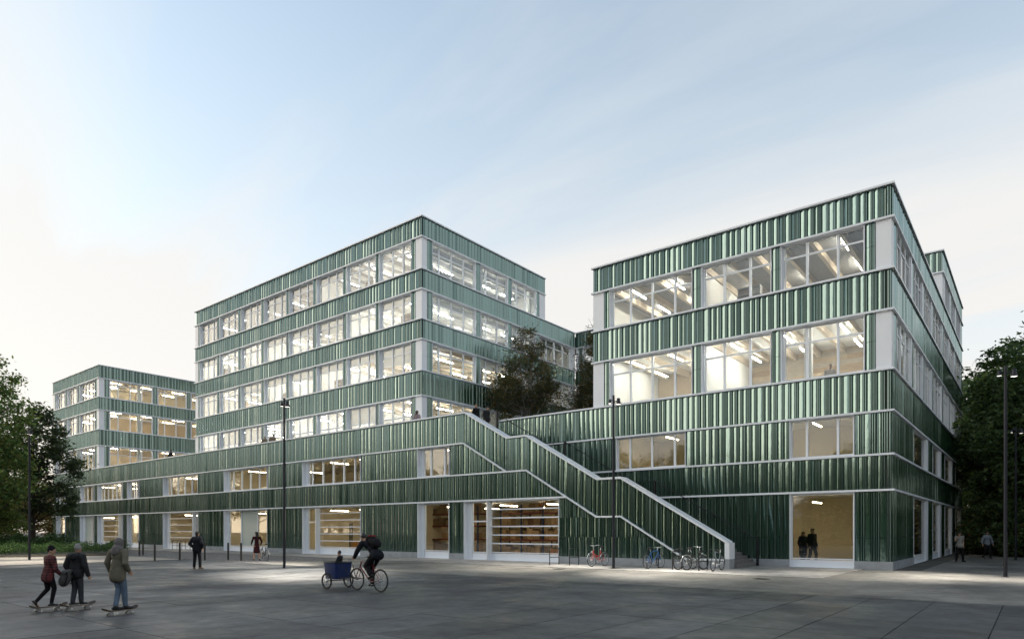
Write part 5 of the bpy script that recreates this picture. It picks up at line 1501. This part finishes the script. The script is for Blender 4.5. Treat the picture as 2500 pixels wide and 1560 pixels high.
# man in black on the slabs, hands in pockets
person(gpt(481, 1388), face(FWD + RIGHT*0.15), 1.0, 'man in black jacket and trousers standing with his back turned, hands in pockets',
       dict(elL=(-.30, -.10, 1.16), wrL=(-.215, .06, .98), elR=(.31, -.10, 1.16), wrR=(.22, .06, .98), knL=(-.12, .01, .5), anL=(-.14, -.01, .085), knR=(.13, .02, .5), anR=(.16, .0, .085)),
       top=K_NAVY, pants=K_BLACK, shoes=K_BROWN, hem=.08, bulk=.035, voxel=0.013, toeR=(.4, 1, 0), toeL=(-.3, 1, 0), handL=(.1, .3, -1), handR=(-.1, .3, -1))
# woman with bicycle
person(WB - FWD*0.28, face(FWD*0.6 - RIGHT*0.5), 0.98, 'woman in dark red dress with long hair standing beside her black bicycle',
       dict(elL=(-.28, -.04, 1.16), wrL=(-.27, .14, .99), elR=(.28, -.06, 1.15), wrR=(.27, .08, .96), knL=(-.12, .06, .5), anL=(-.15, .06, .10), knR=(.13, .0, .5), anR=(.17, -.06, .10)),
       top=K_WINE, pants=K_BLACK, hair=HBLK, long_hair=True, yaw=0.6, skirt=.38, hem=0.0, bulk=.004, voxel=0.013, baggy=-.012, wide=.9)
# far man on the side street and man with hand at his face
person(gpt(2342, 1371), face(-FWD - RIGHT*0.1), 1.0, 'man in grey T-shirt and black trousers with one hand at his face',
       dict(head=(.01, .07, 1.61), shR=(.19, 0, 1.42), elR=(.30, .14, 1.20), wrR=(.13, .21, 1.46), elL=(-.25, -.08, 1.15), wrL=(-.20, .03, .92), knL=(-.17, .03, .5), anL=(-.22, -.02, .085), knR=(.13, .03, .5), anR=(.16, .0, .085)),
       top=K_TEE, pants=K_BLACK, sleeve=.36, hem=.05, bulk=.016, pitch=-.28, handR=(-.45, -.35, .8), voxel=0.013, toeL=(-.5, 1, 0), toeR=(.4, 1, 0), handL=(0, .3, -1))
person(gpt(2410, 1363), face(-FWD), 1.0, 'man in grey-blue shirt and black trousers walking out of the side street',
       dict(elL=(-.30, -.02, 1.15), wrL=(-.29, .10, .93), elR=(.30, -.04, 1.15), wrR=(.31, .02, .92), knL=(-.09, .14, .52), anL=(-.09, .16, .10), knR=(.10, .02, .5), anR=(.10, -.22, .12)),
       top=K_SHIRT, pants=K_BLACK, sleeve=.92, hem=.02, bulk=.028, voxel=0.014, wide=1.05, toeR=(0, 1, -.3))
# people on the terrace
person((-69.0, 30.95, 8.2), face((0.2, -1, 0)), 1.02, 'man in dark suit leaning at the terrace parapet between the far and the tallest block', dict(elL=(-.28, .05, 1.16), wrL=(-.22, .25, 1.05), elR=(.28, .05, 1.16), wrR=(.22, .25, 1.05)), top=K_BLACK, pants=K_BLACK, bulk=.03, skin=SKIN2)
person((-51.9, 31.1, 8.2), face((-0.5, 1, 0)), 0.97, 'person in beige coat and cap walking on the terrace', dict(neck=(0, .05, 1.46), head=(0, .10, 1.6)), top=K_BEIGE, pants=K_DGREY, hair=HFAIR, hat=K_BEIGE, hem=.25, bulk=.04)
person((-50.65, 31.1, 8.2), face((-0.7, 1, 0)), 1.02, 'person with dark hair in beige coat walking on the terrace', dict(neck=(0, .05, 1.46), head=(0, .10, 1.6)), top=K_BEIGE, pants=K_DGREY, hair=HBRN, hem=.25, bulk=.035)
person((-32.9, 31.0, 8.2), face((-0.35, 1, 0)), 0.98, 'girl with long dark hair in rose-grey coat at the terrace corner', dict(elR=(.28, -.08, 1.15), wrR=(.22, .1, 1.0)), top=K_PINK, pants=K_BLACK, hair=HBRN, long_hair=True, yaw=-.5, hem=.2, bulk=.02, wide=.9)
person((-28.35, 31.9, 8.2), face((1, -.1, 0)), 0.98, 'fair-haired person in dark jacket coming to the top of the stair', None, top=K_BLACK, pants=K_BLACK, hair=HFAIR, bulk=.03)
person((-27.2, 31.6, 7.86), face((1, -.1, 0)), 1.0, 'dark-haired person in dark jacket going down the first steps of the stair', dict(neck=(0, .07, 1.46), head=(0, .13, 1.6), knR=(.1, .16, .55), anR=(.1, .12, .2)), top=K_DGREY, pants=K_BLACK, hair=HBLK, bulk=.035, pitch=-.3)
# people indoors
person((-8.0, 35.3, 8.2), face((0.25, -1, 0)), 1.02, 'woman in pale blazer standing at the lit window of the corner block', None, top=K_BLAZER, pants=K_DGREY, hair=HFAIR, bulk=.022, hem=.08)
person((-9.35, 35.6, 0.05), face((0.9, -.4, 0)), 0.95, 'person in long dark coat inside the ground floor window of the corner block', None, top=K_BLACK, pants=K_BLACK, hair=HBRN, hem=.35, bulk=.05)
person((-9.0, 36.0, 0.05), face((0.9, -.5, 0)), 1.05, 'tall man in dark suit inside the ground floor window of the corner block', dict(knL=(-.1, .15, .5), anL=(-.1, .12, .09), knR=(.1, -.02, .5), anR=(.1, -.2, .1)), top=K_NAVY, pants=K_BLACK, hair=HBRN, bulk=.03)

# ------------------------------------------------------------------ cargo bicycle, its rider and the child
hdC = math.pi/2 + 0.0
CB = Vector((-15.25, 12.45, 0))
FRM = paint('dark_red_bike_paint', (0.16, 0.015, 0.02))
cargo = bicycle(CB.x, CB.y, hdC, FRM, 'mtb', 'dark red bicycle pushing a blue box cart across the slabs', rim=BLK)
for k in [o for o in W if o.parent == cargo and o.name.startswith(('frame', 'fork'))]: pass
BLUEB = mat('blue_cart_paint', (0.008, 0.030, 0.135), rough=0.4, coat=0.4, nscale=4, namt=0.2); CARTIN = mat('cart_lining', (0.03, 0.03, 0.03), rough=0.9)
CT = CB + Vector((-1.50, 0.05, 0))
cart = empty('box_cart', CT, hdC, 'deep blue box cart with small wheels in front of the bicycle', 'cart')
M = W[cart]
b = MB(); N = 12
def ringp(zz, w, l0, l1, rr):
    pts = []
    for cx, cy, a0 in ((w-rr, l1-rr, 0), (-w+rr, l1-rr, 90), (-w+rr, l0+rr, 180), (w-rr, l0+rr, 270)):
        for q in range(4):
            a = math.radians(a0 + q*30); pts.append((cx + rr*math.cos(a), cy + rr*math.sin(a), zz))
    return pts
r0, r1 = ringp(0.30, 0.27, -0.28, 0.30, 0.08), ringp(0.80, 0.31, -0.34, 0.38, 0.10)
i0, i1 = ringp(0.34, 0.255, -0.26, 0.285, 0.07), ringp(0.80, 0.29, -0.32, 0.36, 0.09)
n = 16; v = r0 + r1 + i1 + i0
b.add(v, [(k, (k+1) % n, n + (k+1) % n, n + k) for k in range(n)], 0, True)
b.add(v, [(n + k, n + (k+1) % n, 2*n + (k+1) % n, 2*n + k) for k in range(n)], 0)
b.add(v, [(2*n + k, 2*n + (k+1) % n, 3*n + (k+1) % n, 3*n + k) for k in range(n)], 1)
b.add(i0, [tuple(range(n))], 1); b.add(r0, [tuple(range(n))[::-1]], 0)
b.ob('box', [BLUEB, CARTIN], cart, M)
MB().tube(r1 + [r1[0]], 0.016, 6).ob('rim_rail', DARKMETAL, cart, M)
for s in (-1, 1):
    Mw = M @ Matrix.Translation((s*0.40, 0.02, 0.25))
    q = MB()
    for k in range(12):
        a = 2*math.pi*k/12; q.tube([(0.02*(1 if k % 2 else -1), 0, 0), (0, .21*math.cos(a), .21*math.sin(a))], 0.003, 3, cap=False)
    q.lathe([(0.001, -0.03), (0.04, -0.03), (0.045, 0.03), (0.001, 0.03)], axis='X', n=12)
    w = q.ob('wheel', CHROME, cart, Mw)
    MB().torus((0, 0, 0), 0.228, 0.022, n=28).ob('tyre', RUB, w, Mw); MB().torus((0, 0, 0), 0.20, 0.012, n=28, m=5).ob('rim', DARKMETAL, w, Mw)
MB().tube([(-0.40, 0.02, 0.25), (0.40, 0.02, 0.25)], 0.016, 8).ob('axle', DARKMETAL, cart, M)
q = MB()
for s in (-1, 1): q.tube([(s*0.2, -0.34, 0.36), (s*0.10, -0.70, 0.36), (s*0.075, -1.09, 0.335)], 0.016, 6); q.tube([(s*0.22, -0.42, 0.74), (s*0.12, -0.62, 0.55), (s*0.10, -0.72, 0.37)], 0.013, 6)
q.ob('tow_bar', DARKMETAL, cart, M)
# child in the box
person(CT + Vector((0.10, 0.0, 0.60)), hdC + math.pi*0.15, 0.58, 'small child in dark jacket and helmet sitting in the blue box cart',
       dict(pelvis=(0, 0, .14), neck=(0, .02, .66), head=(0, .05, .83), shL=(-.17, .0, .62), shR=(.17, .0, .62), elL=(-.22, .08, .40), wrL=(-.14, .26, .32), elR=(.22, .08, .40), wrR=(.14, .26, .32), hiL=(-.09, .03, .12), hiR=(.09, .03, .12), knL=(-.11, .38, .22), anL=(-.10, .42, .02) , knR=(.11, .38, .22), anR=(.10, .42, .02)),
       top=K_DGREY, pants=K_BLACK, hat=mat('helmet_slate', (0.03, 0.035, 0.05), rough=0.35), voxel=0.016, hem=0.0)
# rider bent over the handlebar
bbz, bby, yr = 0.28, -0.53 + 0.43, -0.53
rider, Mr = person(CB, hdC, 1.0, 'cyclist in black with helmet and backpack bent over the handlebar of the cart bicycle',
       dict(pelvis=(0, -.36, 1.08), neck=(0, .08, 1.45), head=(0, .24, 1.56), shL=(-.19, .06, 1.40), shR=(.19, .06, 1.40), elL=(-.29, .16, 1.16), wrL=(-.29, .27, .99), elR=(.29, .16, 1.16), wrR=(.29, .27, .99),
            hiL=(-.09, -.34, 1.05), hiR=(.09, -.34, 1.05), knL=(-.11, -.02, .74), anL=(-.11, -.24, .50), knR=(.10, -.02, .66), anR=(.11, -.04, .24)),
       top=K_NAVY, pants=K_BLACK, hat=mat('helmet_black', (0.015, 0.015, 0.017), rough=0.35), bulk=.028, hem=0.04, voxel=0.012, pitch=-.25, handL=(0, 1, -.35), handR=(0, 1, -.35), toeL=(0, .8, -.45), toeR=(0, 1, -.12), baggy=.02)
axr = Vector((0, .44, .37)).normalized()
backpack(Mr @ Matrix.Translation((0, -.245, 1.44)) @ Matrix.Rotation(-0.86, 4, 'X'), 'black backpack with red stripe on the back of the cyclist', K_BLACK, cloth('red_strap', (0.20, 0.03, 0.03)))

# ------------------------------------------------------------------ workshop contents behind the ground floor glass
CARD = mat('cardboard', (0.34, 0.22, 0.12), rough=0.85, vary=0.35); RACKB = mat('rack_blue', (0.02, 0.04, 0.12), rough=0.5); RACKR = mat('rack_red', (0.20, 0.035, 0.02), rough=0.5)
ORNG = mat('truck_orange', (0.50, 0.20, 0.03), rough=0.45)
def rack(x0, y, w, label, seed):
    e = empty('pallet_rack', (x0, y, 0.05), 0, label, 'rack')
    M = W[e]; d = 1.0
    nb = max(1, round(w / 1.9)); lv = (0.08, 1.15, 2.1, 2.95)
    for i in range(nb + 1):
        b = MB()
        for yy in (0, d): b.box(i*w/nb - .04, i*w/nb + .04, yy - .04, yy + .04, 0, 3.5)
        for k in range(5): b.tube([(i*w/nb, 0, .2 + k*.65), (i*w/nb, d, .5 + k*.65)], 0.014, 4)
        b.ob('upright', RACKB, e, M)
    for z in lv[1:]:
        for i in range(nb):
            b = MB()
            for yy in (0, d): b.box(i*w/nb + .045, (i+1)*w/nb - .045, yy - .025, yy + .025, z - .10, z)
            b.box(i*w/nb + .05, (i+1)*w/nb - .05, .03, d - .03, z - .03, z - .002); b.ob('shelf', RACKR, e, M)
    rng = random.Random(seed)
    for z in lv:
        for i in range(nb):
            x = i*w/nb + .08
            while x < (i+1)*w/nb - .35:
                bw = rng.uniform(.28, .52); bh = rng.uniform(.35, .78); bd = rng.uniform(.5, .85)
                if x + bw > (i+1)*w/nb - .06: break
                if rng.random() < .9:
                    q = MB(); q.box(0, bw, 0, bd, 0, bh)
                    o = q.ob('cardboard_box', CARD, None, Matrix.Translation((x0 + x, y + .06, 0.05 + z)))
                    MB().box(bw*.44, bw*.56, -.003, bd*.9, bh*.98, bh + .003).ob('tape', K_BEIGE, o, W[o])
                    tag(o, 'brown cardboard box on the ' + ('wide rack behind the sectional door' if seed == 1 else 'narrow rack behind the tall fixed pane'), 'box', 'boxes on the wide rack' if seed == 1 else 'boxes on the narrow rack')
                x += bw + .03
rack(-29.0, 35.2, 9.0, 'long pallet rack full of cardboard boxes behind the sectional door beside the stair', 1)
rack(-35.0, 34.4, 4.6, 'blue pallet rack behind the tall fixed pane of the podium', 2)
def pallet_truck(x, y, rz, label):
    e = empty('pallet_truck', (x, y, 0.05), rz, label, 'pallet truck'); M = W[e]
    for s in (-.2, .2): MB().box(s - .08, s + .08, -.1, 1.15, .07, .13).ob('fork', ORNG, e, M)
    b = MB(); b.box(-.3, .3, -.38, -.08, .06, .42); b.box(-.22, .22, -.42, -.12, .42, .62); b.ob('motor_housing', ORNG, e, M)
    MB().tube([(0, -.30, .5), (0, -.55, 1.15), (-.12, -.58, 1.2)], 0.02, 6).ob('handle', DARKMETAL, e, M)
    for s in (-.2, .2): MB().lathe([(.001, -.03), (.08, -.03), (.08, .03), (.001, .03)], c=(s, -.25, .08), axis='X', n=12).ob('wheel', RUB, e, M)
pallet_truck(-22.9, 32.6, 1.3, 'brown-orange pallet truck on the floor behind the sectional door beside the stair')
def stacker(x, y, rz, label):
    e = empty('stacker', (x, y, 0.05), rz, label, 'forklift'); M = W[e]
    b = MB()
    for s in (-.28, .28): b.box(s - .04, s + .04, 0, .08, 0, 2.3)
    for z in (.3, 1.2, 2.2): b.box(-.28, .28, .01, .06, z, z + .08)
    b.ob('mast', DARKMETAL, e, M)
    MB().box(-.35, .35, -.75, -.05, .1, .95).ob('body', ORNG, e, M)
    for s in (-.2, .2): MB().box(s - .06, s + .06, .08, 1.1, .1, .16).ob('fork', DARKMETAL, e, M)
    MB().tube([(0, -.7, .9), (0, -1.0, 1.25)], 0.025, 6).ob('handle', DARKMETAL, e, M)
    for s in (-.28, .28): MB().lathe([(.001, -.04), (.1, -.04), (.1, .04), (.001, .04)], c=(s, -.55, .1), axis='X', n=12).ob('wheel', RUB, e, M)
stacker(-41.6, 32.3, 2.2, 'dark stacker truck with orange body behind the middle garage door')

CABW = mat('cabinet_white', (0.62, 0.61, 0.58), rough=0.6); CABO = mat('cabinet_oak', (0.36, 0.25, 0.15), rough=0.6); BOOKM = mat('book_spines', (0.22, 0.16, 0.13), rough=0.8, nscale=22, namt=0.7, stretch=(1, 1, 0.05))
def cabinet(x, y, z, w, m, label, group):
    e = empty('bookcase', (x, y, z), 0, label, 'bookcase', group); M = W[e]; h = 2.0
    b = MB(); b.box(0, .03, 0, .36, 0, h); b.box(w - .03, w, 0, .36, 0, h); b.box(.03, w - .03, .33, .36, 0, h); b.box(.03, w - .03, 0, .33, h - .03, h); b.ob('carcass', m, e, M)
    for k in range(5):
        MB().box(.03, w - .03, .01, .33, .05 + k*.39, .07 + k*.39).ob('shelf', m, e, M)
        MB().box(.05, w * RND.uniform(.5, .95), .04, .28, .071 + k*.39, .071 + k*.39 + RND.uniform(.18, .27)).ob('books', BOOKM, e, M)
for x, y, zf in ((-63.6, 35.2, 12.75), (-59.5, 35.6, 16.75), (-47.6, 35.1, 12.75), (-39.4, 35.4, 16.75), (-51.6, 35.3, 20.45), (-43.6, 35.2, 20.45), (-66.9, 35.4, 16.75), (-55.8, 35.3, 12.75), (-40.0, 40.4, 12.75)):
    cabinet(x, y, zf, RND.uniform(.9, 1.8), RND.choice((CABW, CABO)), 'bookcase standing behind the office windows of the tallest block', 'bookcases in the tallest block')
cabinet(-13.9, 40.6, 8.2, 2.4, CABO, 'wide oak bookcase against the partition of the lit room in the corner block', None)
cabinet(-12.6, 35.3, 12.75, 1.2, CABW, 'white bookcase on the top floor of the corner block', None)

# ------------------------------------------------------------------ bake the fused surfaces
dg = bpy.context.evaluated_depsgraph_get()
done = []
for o in JOBS:
    done.append((o, bpy.data.meshes.new_from_object(o.evaluated_get(dg))))
for o, me in done:
    o.modifiers.clear(); o.data = me
    me.polygons.foreach_set('use_smooth', [True] * len(me.polygons))
